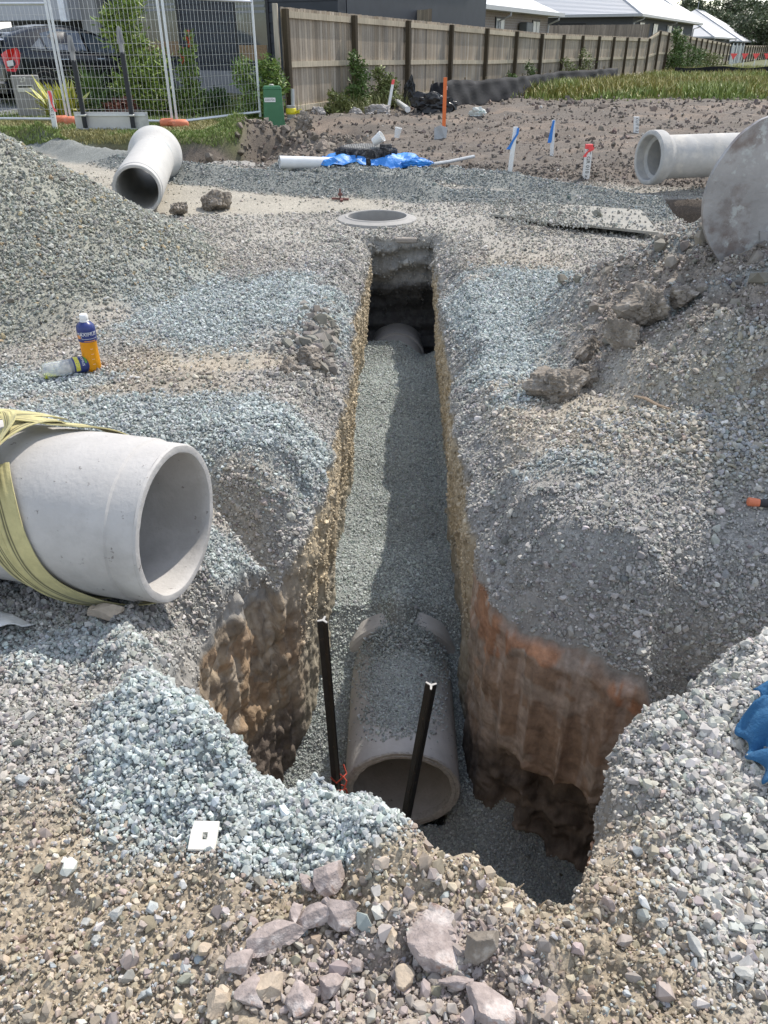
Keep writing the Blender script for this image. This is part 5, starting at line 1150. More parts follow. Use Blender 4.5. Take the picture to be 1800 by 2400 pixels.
b=V3(*gz(958,302,.15)); q=at(962,190,b.y); mb=MB(); mb.box(q+V3(.0,-.0,.0),(.064,.036,.05)); mb.obj('white_band',M_wp,t)
mb=MB(); c=V3(*gz(950,304,.15)); a_=[c+V3(-.10+.05*k,-.05-.02*math.sin(k),0) for k in range(5)]; mb.prism([a_[0],a_[4],a_[4]+V3(.02,0,.2),a_[2]+V3(0,0,.24),a_[0]+V3(0,0,.2)],(0,.012,0)); tag(mb.obj('plastic_offcut',M_gpl,loc=c),'grey curved plastic offcut at the foot of the orange pole','plastic piece')
# rod, pvc pipe, cups
mb=MB(); a=V3(*gz(912,358,.16)); b=V3(*gz(1024,338,.2)); mb.tube([a,a.lerp(b,.5)+V3(0,0,-.01),b],.022,8); tag(mb.obj('conduit_rod',M_gpl,loc=a),'thin grey conduit lying on the mud right of the blue tarp','pipe')
mb=MB(); a=V3(*gz(604,350,.24)); b=V3(*gz(745,354,.19)); ax=(b-a).normalized(); mb.lathe(a,ax,[(0,.075),(0,.068),(.9,.068),(.9,.075)],28,closed=True); sm_angle(tag(mb.obj('drain_pipe',M_pvc,loc=a),'white plastic drain pipe lying left of the blue tarp','pipe'))
def cup(label,dx,dy,ax,r,h,name='plastic_cup',z=.3): 
    c=V3(*gz(dx,dy,z)); mb=MB(); mb.lathe(c,ax,[(0,r*.7),(h,r),(h,r*.93),(.006,r*.62)],18,closed=False); mb.lathe(c,ax,[(0,0),(0,r*.7)],18); sm_angle(tag(mb.obj(name,M_wp,loc=c),label,'cup'))
# manhole cover and tarp
c=V3(-.235,11.3,.0); g=gh(c.x,c.y); zt=.37; R_=.36
t=thing('manhole_cover','black ribbed manhole cover and frame standing above the blue tarp','manhole cover',(c.x,c.y,g))
M_iron=mat('black_cast_iron',(.028,.028,.03),.6,amp=.3,scale=20,spots=((.16,.15,.14),25,.5,.1),bump=.002,bscale=40)
mb=MB(); mb.lathe((c.x,c.y,zt),(0,0,1),[(-.3,R_*1.10),(-.11,R_*1.10),(-.10,R_*1.06),(-.10,R_*.98),(-.01,R_*.96),(.0,R_*.93),(0,R_*.88),(-.012,R_*.87),(-.012,0)],56); sm_angle(mb.obj('frame',M_iron,t),30)
for k in range(20): q=2*PI*k/20; mb=MB(); mb.box((c.x+math.cos(q)*R_*1.01,c.y+math.sin(q)*R_*1.01,zt-.065),(.10,.012,.07),Matrix.Rotation(q,3,'Z')); mb.obj('rib',M_iron,t)
M_lid=mat('worn_iron_lid',(.20,.20,.19),.5,amp=.3,scale=12,spots=((.42,.41,.38),18,.5,.1))
mb=MB(); k=13
for i in range(-k,k+1):
    for j in range(-k,k+1):
        X,Y=i*R_*.86/k,j*R_*.86/k
        if math.hypot(X,Y)<R_*.84: mb.box((c.x+X,c.y+Y,zt-.003),(R_*.05,R_*.05,.012),Matrix.Rotation(.785,3,'Z'))
mb.lathe((c.x,c.y,zt-.008),(0,0,1),[(0,R_*.85),(.0,0)],40); mb.obj('lid',M_lid,t)
mb=MB(); mb.box((c.x+R_*.72,c.y-.25,zt+.025),(.16,.08,.05),bev=.008); mb.obj('hinge',M_iron,t)
p=V3(c.x+.1,c.y-.15,zt+.01); mb=MB(); mb.lathe(p+V3(0,0,.05),(.5,-.15,.35),[(0,.0),(0,.05),(.14,.07),(.14,.064),(.01,.045)],18); sm_angle(tag(mb.obj('plastic_cup',M_wp,loc=p),'white cup lying on the manhole cover','cup'))
cup('white cup lying on the mud above the manhole cover',857,297,(.2,-.1,1),.055,.14); 
mb=MB(); 
for k,(dx,dy) in enumerate([(898,271),(665+225,269)]): mb.add([V3(*gz(dx,dy,.32))+V3(*v) for v in [(-.1,0,0),(.02,-.02,0),(.12,0,.01),(.03,.03,.06),(-.06,.02,.05)]],[(0,1,2,3,4)])
M_tarp=mat('blue_tarp',(.03,.22,.62),.5,amp=.15,scale=4,bump=.012,bscale=9,spots=((.05,.30,.74),5,.55,.12),spots2=((.015,.13,.42),9,.62,.08))
V=[];F=[];nt_,nr_=88,12
for i in range(nt_):
    th=2*PI*i/nt_; f=.55+.45*math.sin(th*7+1.3*math.sin(th*3)); ext=.20+.07*math.sin(th*2+.6)+.06*math.sin(th*5+1)+.34*max(0,math.cos(th-.1))**3+.16*max(0,math.cos(th-3.4))**2
    for j in range(nr_):
        v=j/(nr_-1); r=R_*1.03+ext*v*(.75)+.05*f*v; z0=zt-.10-.02*math.sin(v*9+th*4); gx,gy_=c.x+math.cos(th)*r,c.y+math.sin(th)*r; gg_=gh(gx,gy_)+.015
        z=max(gg_,z0+(gg_-z0)*min(1,v*1.5)**1.3+.05*f*math.sin(v*PI)); V.append((gx,gy_,z))
for i in range(nt_):
    if 66<=i<=67: continue
    for j in range(nr_-1): F.append((i*nr_+j,((i+1)%nt_)*nr_+j,((i+1)%nt_)*nr_+j+1,i*nr_+j+1))
o=mobj('blue_tarp',V,F,M_tarp,smooth=False,loc=(c.x,c.y,g)); md=o.modifiers.new('t','SOLIDIFY'); md.thickness=.008; tag(o,'torn bright blue tarp wrapped round the base of the manhole cover','tarp')
a=V3(*gz(893,352,.2)); crumple('tarp_scrap','blue plastic scrap hanging right of the manhole tarp','plastic piece',a+V3(.05,0,.0),(.42,.2,.12),M_tarp,5.5)
# striped standpipe
b=V3(*gz(632,293,.0)); top=at(628,228,b.y); t=thing('standpipe','white and grey banded standpipe tied with yellow tape at the end of the timber fence','pipe',b); ax=(top-b); L=ax.length; ax.normalize()
mb=MB(); mb.lathe(b,ax,[(0,.085),(L,.085),(L,.07),(L-.2,.07)],24); sm_angle(mb.obj('pipe',M_pvc,t)); M_gt=mat('grey_tape',(.22,.24,.30),.5); M_ct=mat('concrete_tube',(.38,.36,.32),.9,amp=.2)
mb=MB(); mb.lathe(b,ax,[(L*.33,.087),(L*.46,.087)],24); mb.obj('grey_band',M_gt,t)
mb=MB(); mb.lathe(b,ax,[(L*.60,.088),(L,.088),(L,.078)],24); mb.obj('upper_sleeve',M_ct,t)
mb=MB(); mb.lathe(b,ax,[(L*.72,.094),(L*.78,.105),(L*.9,.098),(L*.92,.09)],18); q=b+ax*L*.8
for k in range(9): mb.tube([q+V3(.08,-.05,0),q+V3(.15+.03*math.sin(k),-.1,.03*math.cos(k*2)),q+V3(.22+.05*math.sin(k*2),-.12,.10*math.cos(k*1.3)-.05)],.008,4)
mb.obj('yellow_tape',mat('yellow_tape',(.75,.65,.03),.4),t)
mb=MB(); mb.tube([top+V3(.03,.1,-.1),top+V3(.04,.1,.28)],.035,8); mb.obj('tap_pipe',M_gpl,t)
# green service pillar
a=V3(*gz(564,262,.33)); g=gh(a.x,a.y); t=thing('service_pillar','green tapered electrical service box with a numbered label','service box',(a.x+.22,a.y+.15,g))
w0,w1,dp,hh=.38,.32,.30,.60; Rz=Matrix.Rotation(.18,3,'Z'); o=V3(a.x+.22,a.y+.17,g+.02)
def frus(z0,z1,a0,a1,b0,b1): return [o+Rz@V3(x*a0/2,y*b0/2,z0) for x,y in ((-1,-1),(1,-1),(1,1),(-1,1))]+[o+Rz@V3(x*a1/2,y*b1/2,z1) for x,y in ((-1,-1),(1,-1),(1,1),(-1,1))]
BF=[(0,3,2,1),(4,5,6,7),(0,1,5,4),(1,2,6,5),(2,3,7,6),(3,0,4,7)]
M_green=mat('green_enamel',(.045,.17,.075),.45,amp=.08,scale=5,spots=((.07,.2,.1),6,.55,.1)); 
mb=MB(); mb.add(frus(0,hh,w0,w1,dp,dp*.8),BF); ob=mb.obj('cabinet',M_green,t); md=ob.modifiers.new('b','BEVEL'); md.width=.015; md.segments=2
mb=MB(); mb.add(frus(hh-.005,hh+.05,w1+.02,w1-.03,dp*.8+.02,dp*.7),BF); ob=mb.obj('lid',M_green,t); md=ob.modifiers.new('b','BEVEL'); md.width=.012; md.segments=2
mb=MB(); mb.add(frus(-.12,.012,w0+.06,w0+.05,dp+.06,dp+.05),BF); mb.obj('plinth',mat('green_plinth',(.13,.2,.14),.7),t)
fz=.43; fr=o+Rz@V3(-.06,-(dp/2-(dp*.1)*fz/hh)-.006,fz); mb=MB(); ux=Rz@V3(1,0,0); uy=(Rz@V3(0,.1*dp,hh)).normalized(); mb.prism([fr-ux*.10-uy*.035,fr+ux*.10-uy*.035,fr+ux*.10+uy*.035,fr-ux*.10+uy*.035],ux.cross(uy)*.002); mb.obj('label_plate',M_wp,t)
mb=MB(); text_flat('2203726',.05,fr,ux,uy,mb,lift=.005); mb.obj('lettering',M_black,t)
p=o+V3(-.02,0,hh+.06); rock('rock','small stone lying on top of the green service box',tuple(p),(.12,.08,.05),M_greyrock,210,cat='rock')
# --- temporary mesh fence
M_galv=mat('galvanised_steel',(.60,.62,.64),.4,metal=.55,amp=.08,scale=9)
def mesh_panel(label,A,B,zt,zb=.36,first=1):
    A=V3(*A);B=V3(*B); L=(B-A).length; d=(B-A).normalized(); t=thing('mesh_fence_panel',label,'fence panel',(A+B)/2,'temporary mesh fence')
    zA=A.z;zB=B.z; P=lambda u,z:A.lerp(B,u)*1.0+V3(0,0,0)
    def pt(u,k): q=A.lerp(B,u); return V3(q.x,q.y,q.z+.06+(zt-q.z-.06)*k)
    for nm,pa in (('upright',[pt(0,-.05),pt(0,1.03)]),('upright',[pt(1,-.05),pt(1,1.03)]),('rail',[pt(0,0),pt(1,0)]),('rail',[pt(0,1),pt(1,1)])):
        mb=MB(); mb.tube(pa,.023,8); sm_angle(mb.obj(nm,M_galv,t))
    mb=MB(); n=int(L/.078)
    for i in range(1,n): mb.tube([pt(i/n,0),pt(i/n,1)],.0027,3,cap=False)
    for k in range(1,11): mb.tube([pt(0,k/11),pt(1,k/11)],.003,3,cap=False)
    mb.obj('wire_mesh',M_galv,t)
g=lambda x,y:gh(x,y)
P0=(-8.6,15.9,.32);P1=(-5.74,15.62,.32);P2=(-5.66,15.58,.32);P3=(-3.72,15.12,.32);P4=(-3.62,15.05,.32); e=gz(562,249,.38); P5=(e[0],e[1],.38)
mesh_panel('left mesh panel in front of the dark car',P0,P1,2.13); mesh_panel('middle mesh panel behind the upturned sign',P2,P3,2.22); mesh_panel('right mesh panel angled back towards the green service box',P4,P5,2.20)
M_ofoot=mat('orange_block',(.66,.20,.10),.6,amp=.12,scale=8,spots=((.5,.2,.12),7,.58,.1))
for k,(x,y,lab) in enumerate([(-3.66,14.98,'orange plastic fence foot under the corner of the mesh panels'),(-5.68,15.45,'orange fence foot half hidden behind the upturned sign')]):
    t=thing('fence_foot',lab,'fence foot',(x,y,gh(x,y)),'orange fence feet'); zz=gh(x,y)
    for s_,q in ((-1,'left'),(1,'r')):
        mb=MB(); mb.box((x+.14*s_+.03,y-.12*s_-.12,zz+.075),(.26,.26,.14),Matrix.Rotation(.3,3,'Z'),bev=.035); sm_angle(mb.obj('weight',M_ofoot,t),50)
    mb=MB(); mb.box((x+.03,y-.12,zz+.08),(.42,.12,.09),Matrix.Rotation(-.6,3,'Z'),bev=.02); mb.obj('bridge',M_ofoot,t)
# --- upturned sign
M_sign=mat('sign_back',(.58,.57,.55),.5,metal=.2,amp=.1,scale=3,spots=((.42,.41,.40),3,.55,.1)); M_spike=mat('dull_steel',(.30,.30,.30),.6,metal=.3); M_rub=mat('black_sleeve',(.02,.022,.026),.6)
sy=13.95; a=at(166,290,sy); b_=at(321,290,sy-.08); g0=gh((a.x+b_.x)/2,sy); topz=at(166,242,sy).z; botz=g0+.01
t=thing('upturned_sign','back of a road sign standing upside down with two black posts ending in steel spikes','sign',((a.x+b_.x)/2,sy,g0))
mb=MB(); mb.box(((a.x+b_.x)/2,sy+.03,(topz+botz)/2),(b_.x-a.x,.006,topz-botz),bev=.0); ob=mb.obj('panel',M_sign,t); md=ob.modifiers.new('b','BEVEL'); md.width=.002
for zz in (topz-.045,botz+.03):
    mb=MB(); mb.box(((a.x+b_.x)/2,sy+.015,zz),(b_.x-a.x-.06,.02,.025)); mb.obj('channel',M_galv,t)
for k,(dx,dxt,dyt,dyc) in enumerate([(187,181,75,130),(290,284,55,113)]):
    x=at(dx,280,sy).x; tp=at(dxt,dyt,sy); cp=at(dxt+1,dyc,sy)
    mb=MB(); mb.tube([V3(x,sy-.03,botz),V3(x,sy-.03,cp.z)],.036,12); ob=sm_angle(mb.obj('post',M_rub,t))
    mb=MB(); mb.box((x,sy-.03,cp.z+.06),(.055,.055,.16)); mb.prism([V3(x-.06,sy-.032,cp.z+.12),V3(x+.06,sy-.032,cp.z+.12),V3(x+.03,sy-.032,cp.z+.32),V3(x,sy-.032,tp.z),V3(x-.03,sy-.032,cp.z+.32)],(0,.008,0)); mb.prism([V3(x-.004,sy-.10,cp.z+.12),V3(x-.004,sy+.04,cp.z+.12),V3(x-.004,sy-.03,tp.z-.03)],(.008,0,0)); mb.obj('spike',M_spike,t)
    for zz in (topz-.045,botz+.03): mb=MB(); mb.box((x,sy-.03,zz),(.10,.085,.03),bev=.006); mb.obj('clamp',M_steel,t)
# --- letterbox
p=V3(*gz(68,247,.34)); g0=gh(p.x,p.y); tz=at(50,163,17.3).z; t=thing('letterbox','grey rendered letterbox pillar with a house number in front of the dark car','letterbox',(p.x,p.y,g0)); Rz=Matrix.Rotation(.35,3,'Z'); hh=tz-g0
M_rend=mat('grey_render',(.30,.285,.275),.85,amp=.1,scale=5); mb=MB(); mb.box((p.x+.02,p.y,g0+hh/2),(.50,.42,hh),Rz,bev=.008); mb.obj('pillar',M_rend,t)
mb=MB(); mb.box(V3(p.x+.02,p.y,g0+hh*.70)+Rz@V3(-.02,-.213,0),(.30,.012,.12),Rz); mb.obj('mail_slot',M_steel,t)
mb=MB(); mb.box(V3(p.x+.02,p.y,g0+hh*.74)+Rz@V3(-.02,-.222,0),(.26,.01,.03),Rz); mb.obj('slot_flap',M_black,t)
mb=MB(); text_flat('27',.12,V3(p.x+.02,p.y,g0+hh*.90)+Rz@V3(-.04,-.213,0),Rz@V3(1,0,0),(0,0,1),mb,lift=.006); mb.obj('lettering',M_cream,t)
# --- car
def car():
    o=V3(-8.5,19.0,0); hd=V3(.62,.785,0).normalized(); rt=V3(hd.y,-hd.x,0)   # right side faces us
    g0=.45; o.z=g0; L=4.3; t=thing('parked_car','dark hatchback parked on the driveway behind the letterbox, tail towards us','car',o+hd*2.1)
    M_car=mat('dark_car_paint',(.012,.015,.02),.16,metal=.3,amp=.05,spec=.7); M_roof=mat('bright_roof',(.50,.54,.60),.2,metal=.4,amp=.05); M_gl=mat('car_glass',(.06,.075,.09),.05,amp=.3,scale=3,spec=.9,spots=((.22,.25,.28),2.2,.5,.15))
    M_tail=mat('red_lamp',(.6,.015,.015),.15,spec=.8); M_tyre=mat('tyre_rubber',(.012,.012,.012),.8); M_rim=mat('alloy_rim',(.5,.5,.52),.3,metal=.7); M_trim=mat('chrome_trim',(.6,.6,.6),.2,metal=.9); M_plate=mat('number_plate',(.7,.7,.68),.5)
    W=lambda u,w,z:o+hd*u+rt*w+V3(0,0,z)
    top=lambda u:float(np.interp(u,[0,.05,.25,.75,1.3,1.9,2.5,3.1,3.35,3.9,4.2,4.3],[.80,.98,1.22,1.40,1.47,1.46,1.34,1.04,.97,.86,.72,.55]))
    belt=lambda u:float(np.interp(u,[0,.5,3.1,4.3],[.80,1.0,.90,.52])); us=[0,.03,.1,.2,.35,.55,.8,1.1,1.5,1.9,2.3,2.7,3.0,3.2,3.5,3.85,4.1,4.24,4.3]
    taper=lambda u:float(np.interp(u,[0,.15,.5,3.6,4.1,4.3],[.80,.95,1,1,.9,.72]))
    V=[];F=[];n=0
    for u in us:
        tw=float(np.interp(u,[0,.2,.6,2.4,3.1,3.3,4.3],[.62,.58,.56,.56,.70,.74,.6])); k=taper(u); tp=top(u); be=min(belt(u),tp-.02)
        pr=[(.70*k,.20),(.84*k,.30),(.875*k,.55),(.88*k,.75*be+.1),(.85*k,be),(tw*k+.02,tp-.06),(tw*k*.85,tp-.012),(tw*k*.4,tp),(0,tp+.004)]
        ring=[(w,z) for w,z in pr]+[(-w,z) for w,z in pr[-2::-1]]; n=len(ring); V+=[W(u,w,z) for w,z in ring]
    for i in range(len(us)-1):
        for j in range(n-1): F.append((i*n+j,(i+1)*n+j,(i+1)*n+j+1,i*n+j+1))
        F.append((i*n+n-1,(i+1)*n+n-1,(i+1)*n,i*n))
    F.append(tuple(range(n))); F.append(tuple((len(us)-1)*n+j for j in range(n)[::-1])); mb=MB(); mb.add(V,F); sm_angle(mb.obj('body',M_car,t),35)
    def side(u,f,sgn=1,out=.008):
        tp=top(u); be=belt(u); k=taper(u); tw=float(np.interp(u,[0,.2,.6,2.4,3.1,3.3,4.3],[.62,.58,.56,.56,.70,.74,.6]))*k+.02
        w=.85*k+(tw-.85*k)*f; z=be+(tp-.06-be)*f; return W(u,sgn*(w+out),z+.004)
    for sgn in (1,-1):
        for q in ([(.62,.12),(.95,.05),(.95,.62)],[(1.0,.05),(1.95,.05),(1.95,.90),(1.5,.95),(1.0,.82)],[(2.02,.05),(2.95,.05),(2.9,.3),(2.5,.86),(2.02,.92)]):
            mb=MB(); mb.add([side(u,f,sgn) for u,f in q],[tuple(range(len(q)))]); mb.obj('side_window',M_gl,t)
        mb=MB(); mb.tube([side(u,.0,sgn,.012) for u in (.6,1.2,2,2.6,3.0)],.009,5); mb.obj('window_trim',M_trim,t)
        mb=MB(); mb.tube([W(u,sgn*.886,.60+.05*u/4) for u in (1.0,2,2.9)],.012,5); mb.obj('side_moulding',M_trim,t)
        mb=MB(); mb.tube([W(2.75,sgn*.86,.98),W(2.72,sgn*.98,1.0),W(2.7,sgn*1.03,1.02)],[.05,.07,.05],10); mb.obj('mirror',M_car,t)
        for hu in (1.25,2.15): mb=MB(); mb.tube([W(hu,sgn*.885,.82),W(hu+.18,sgn*.90,.82)],.012,6); mb.obj('door_handle',M_trim,t)
        mb=MB(); q=[(.03,.66,.92),(.10,.80,1.0),(.30,.845,1.04),(.36,.86,.94),(.28,.872,.75),(.16,.86,.60),(.04,.74,.62)]; mb.add([W(u-.01,sgn*(w+.014)*taper(u) if False else sgn*(w+.01),z) for u,w,z in q],[tuple(range(7))]); ob=mb.obj('tail_lamp',M_tail,t); 
        mb=MB(); q=[(.05,.80,.80),(.15,.87,.82),(.14,.875,.72),(.05,.80,.70)]; mb.add([W(u-.02,sgn*(w+.02),z) for u,w,z in q],[(0,1,2,3)]); mb.obj('lamp_lens',M_plate,t)
        for wu in (.78,3.42):
            c=W(wu,sgn*.80,.31); ax=rt*sgn
            mb=MB(); mb.lathe(W(wu,sgn*.70,.33),ax,[(0,.37),(.175,.37),(.186,.36),(.186,.0)],28); mb.obj('wheel_arch',M_black,t)
            mb=MB(); mb.lathe(c,ax,[(-.1,.22),(-.1,.29),(-.07,.315),(.07,.315),(.10,.29),(.10,.21),(.08,.2)],32); w_=sm_angle(mb.obj('wheel',M_tyre,t))
            mb=MB(); mb.lathe(c,ax,[(.095,.21),(.085,.19),(.06,.18)],28)
            for k in range(7):
                q=2*PI*k/7; dd=(hd*math.cos(q)+UP*math.sin(q)); ee=ax.cross(dd); s0=c+ax*.085; mb.add([s0+ee*.035,s0-ee*.035,s0+dd*.2-ee*.02,s0+dd*.2+ee*.02],[(0,1,2,3)])
            mb.lathe(c,ax,[(.088,.05),(.095,.04),(.095,0)],14); mb.obj('rim',M_rim,w_)
    mb=MB(); rows=[.22,.5,.9,1.3,1.7,2.1,2.4]; V=[];F=[]
    for u in rows:
        for w in (-1,-.5,0,.5,1): V.append(W(u,w*.47,top(u)+.006-.02*abs(w)**3))
    for i in range(len(rows)-1):
        for j in range(4): F.append((i*5+j,i*5+j+1,(i+1)*5+j+1,(i+1)*5+j))
    mb.add(V,F); mb.obj('roof_panel',M_roof,t,smooth=True)
    mb=MB(); mb.add([W(-.0,-.55,.95),W(-.0,.55,.95),W(.22,.5,1.22),W(.22,-.5,1.22)],[(0,1,2,3)]); ob=mb.obj('rear_window',M_gl,t); 
    for v in ob.data.vertices: v.co+=(-hd*.03+UP*.01)
    mb=MB(); mb.box(W(.10,0,1.30),(.9,.22,.025),Matrix.Rotation(math.atan2(hd.y,hd.x)-PI/2,3,'Z'),bev=.008); mb.obj('spoiler',M_roof,t)
    mb=MB(); Rr=Matrix.Rotation(math.atan2(hd.y,hd.x)-PI/2,3,'Z'); mb.box(W(-.012,0,.62),(.38,.012,.12),Rr); pl_=mb.obj('number_plate',M_plate,t)
    mb=MB(); mb.box(W(-.02,0,.35),(1.5,.12,.16),Rr,bev=.04); mb.obj('bumper',M_car,t)
    mb=MB(); text_flat('301',.10,W(-.025,0.0,.62),rt,(0,0,1),mb,lift=0.004); mb.obj('lettering',M_black,pl_)
    mb=MB(); mb.tube([W(.45,0,1.34),W(.36,0,1.44),W(.33,0,1.52)],[.02,.01,.004],6); mb.obj('antenna',M_black,t)
car()
dv=MB(); pts=[(-12,16.8),(-7.9,17.3),(-7.3,19.2),(-6.0,24),(-12.5,27),(-16,22)]
n=14; V=[];F=[]
for i in range(n+1):
    for j in range(n+1):
        u,v=i/n,j/n; A=V3(-13,16.6,0).lerp(V3(-7.6,17.6,0),u); B=V3(-15,25,0).lerp(V3(-6.4,23.5,0),u); q=A.lerp(B,v); V.append((q.x,q.y,gh(q.x,q.y)+.02+.02*(v>.1)))
for i in range(n):
    for j in range(n): F.append((i*(n+1)+j,(i+1)*(n+1)+j,(i+1)*(n+1)+j+1,i*(n+1)+j+1))
tag(mobj('driveway',V,F,mat('exposed_aggregate',(.22,.22,.23),.8,amp=.35,scale=40)),kind='structure')
# --- first house (dark cladding)
HD=V3(-.886,.463,0); HN=V3(-.463,-.886,0); A0=V3(-2.35,21.05,0)     # HD along the front to the left, HN out to the street
def hp(s,n_,z): return A0+HD*s+HN*n_+V3(0,0,z)
def slab(mb,s0,s1,n0,n1,z0,z1): mb.add([hp(s0,n0,z0),hp(s1,n0,z0),hp(s1,n1,z0),hp(s0,n1,z0),hp(s0,n0,z1),hp(s1,n0,z1),hp(s1,n1,z1),hp(s0,n1,z1)],[(0,3,2,1),(4,5,6,7),(0,1,5,4),(1,2,6,5),(2,3,7,6),(3,0,4,7)])
M_clad=mat('charcoal_cladding',(.035,.04,.05),.6,amp=.15,scale=3); M_plin=mat('grey_plinth',(.27,.275,.29),.8,amp=.05,scale=2); M_win=mat('dark_window',(.04,.05,.055),.06,amp=.3,scale=2,spec=.9,spots=((.14,.16,.16),1.5,.55,.15)); M_frame=mat('black_frame',(.012,.012,.014),.5); M_lgrey=mat('light_grey_wall',(.42,.43,.45),.7,amp=.04)
t=thing('dark_house','charcoal clad house with a light grey garage behind the mesh fence','house',hp(4,0,.5))
mb=MB(); k=0
while .98+k*.20<4.2: slab(mb,-1.5,5.45,-.3,-.004*(k%2)-.0+.012*(k%2),.98+k*.2+.004,.98+(k+1)*.2-.012); k+=1
slab(mb,-1.5,5.45,-.35,-.02,.98,4.2); mb.obj('clad_wall',M_clad,t)
mb=MB(); slab(mb,-1.5,5.45,-.3,.05,.2,1.0); mb.obj('plinth',M_plin,t)
for (s0,s1,z0,z1) in ((.35,1.35,1.12,3.6),(3.0,4.6,1.2,3.6)):
    mb=MB(); slab(mb,s0,s1,-.02,.03,z0,z1); fr_=mb.obj('window',M_frame,t)
    mb=MB(); slab(mb,s0+.07,s1-.07,.03,.036,z0+.07,z1-.07); mb.obj('pane',M_win,fr_)
    mb=MB(); zz=z0+.07
    while zz<z1-.1: 
        if zz>z0+1.0: slab(mb,s0+.09,s1-.09,.040,.046,zz,zz+.05)
        zz+=.11
    mb.obj('blind',mat('pale_blind',(.25,.26,.27),.7),fr_)
    mb=MB(); slab(mb,s0+.1,s0+.1+(s1-s0)*.8,.040,.046,z0+.1,z0+.42); mb.obj('cane_basket',mat('cane',(.30,.2,.11),.8,amp=.4,scale=30),fr_)
mb=MB(); slab(mb,5.45,5.98,-.3,.3,.2,4.3); mb.obj('garage_pillar',mat('warm_grey_pillar',(.30,.30,.29),.8,amp=.04),t)
mb=MB(); slab(mb,5.98,13.5,-.1,.7,2.10,4.4); mb.obj('garage_fascia',M_lgrey,t)
mb=MB(); slab(mb,5.98,6.2,.7,.82,2.06,4.4); mb.obj('downpipe',mat('white_downpipe',(.75,.77,.8),.4),t)
mb=MB(); slab(mb,5.98,13.5,-4,-3.8,.2,4.4); slab(mb,5.98,6.1,-4,-.3,.2,4.4); mb.obj('garage_interior',mat('garage_dark',(.04,.04,.04),.9),t)
mb=MB(); slab(mb,-1.7,14,-9,.6,4.4,4.55); mb.obj('eave',M_lgrey,t)
mb=MB(); mb.add([hp(-1.8,1,4.56),hp(14,1,4.56),hp(14,-9,4.56),hp(-1.8,-9,4.56),hp(2,-4,6.5),hp(9,-4,6.5)],[(0,1,5,4),(1,2,5),(2,3,4,5),(3,0,4)]); 
M_roofm=mat('corrugated_roof',(.55,.56,.57),.45,metal=.35,amp=.06,scale=1); mb.obj('roof',M_roofm,t)
mb=MB(); slab(mb,-1.5,-1.2,-9,-.4,.2,4.4); mb.obj('side_wall',M_clad,t)
# --- houses behind the timber fence
def hs(s,off,z): q=fenceP(s,-off); return V3(q.x,q.y,z)
def sslab(mb,s0,s1,o0,o1,z0,z1): mb.add([hs(s0,o0,z0),hs(s1,o0,z0),hs(s1,o1,z0),hs(s0,o1,z0),hs(s0,o0,z1),hs(s1,o0,z1),hs(s1,o1,z1),hs(s0,o1,z1)],[(0,3,2,1),(4,5,6,7),(0,1,5,4),(1,2,6,5),(2,3,7,6),(3,0,4,7)])
def brickmat():
    m,nt,b=NT('mauve_brick'); tc=nn(nt,'ShaderNodeTexCoord'); mp=nn(nt,'ShaderNodeMapping'); mp.inputs['Rotation'].default_value=(PI/2,0,math.radians(62.4)); mp.vector_type='TEXTURE'; nt.links.new(tc.outputs['Object'],mp.inputs[0])
    br=nn(nt,'ShaderNodeTexBrick'); br.inputs['Color1'].default_value=(.26,.215,.19,1); br.inputs['Color2'].default_value=(.31,.26,.23,1); br.inputs['Mortar'].default_value=(.36,.33,.3,1); br.inputs['Scale'].default_value=1; br.inputs['Brick Width'].default_value=.24; br.inputs['Row Height'].default_value=.086; br.inputs['Mortar Size'].default_value=.012
    nt.links.new(mp.outputs[0],br.inputs['Vector']); nt.links.new(br.outputs['Color'],b.inputs['Base Color']); b.inputs['Roughness'].default_value=.9; return m
M_brick=brickmat(); M_brk2=mat('dark_render',(.07,.075,.085),.8,amp=.08)
def roofmat():
    m,nt,b=NT('ribbed_metal_roof'); b.inputs['Base Color'].default_value=(.56,.57,.58,1); b.inputs['Metallic'].default_value=.3; b.inputs['Roughness'].default_value=.42
    tc=nn(nt,'ShaderNodeTexCoord'); w=nn(nt,'ShaderNodeTexWave'); w.wave_type='BANDS'; w.bands_direction='X'; w.inputs['Scale'].default_value=2.2; mp=nn(nt,'ShaderNodeMapping'); mp.inputs['Rotation'].default_value=(0,0,math.radians(-62.4)); nt.links.new(tc.outputs['Object'],mp.inputs[0]); nt.links.new(mp.outputs[0],w.inputs['Vector']); bp=nn(nt,'ShaderNodeBump'); bp.inputs['Distance'].default_value=.05; nt.links.new(w.outputs['Fac'],bp.inputs['Height']); nt.links.new(bp.outputs[0],b.inputs['Normal'])
    return m
M_rr=roofmat(); M_gut=mat('grey_gutter',(.42,.43,.44),.4,amp=.05)
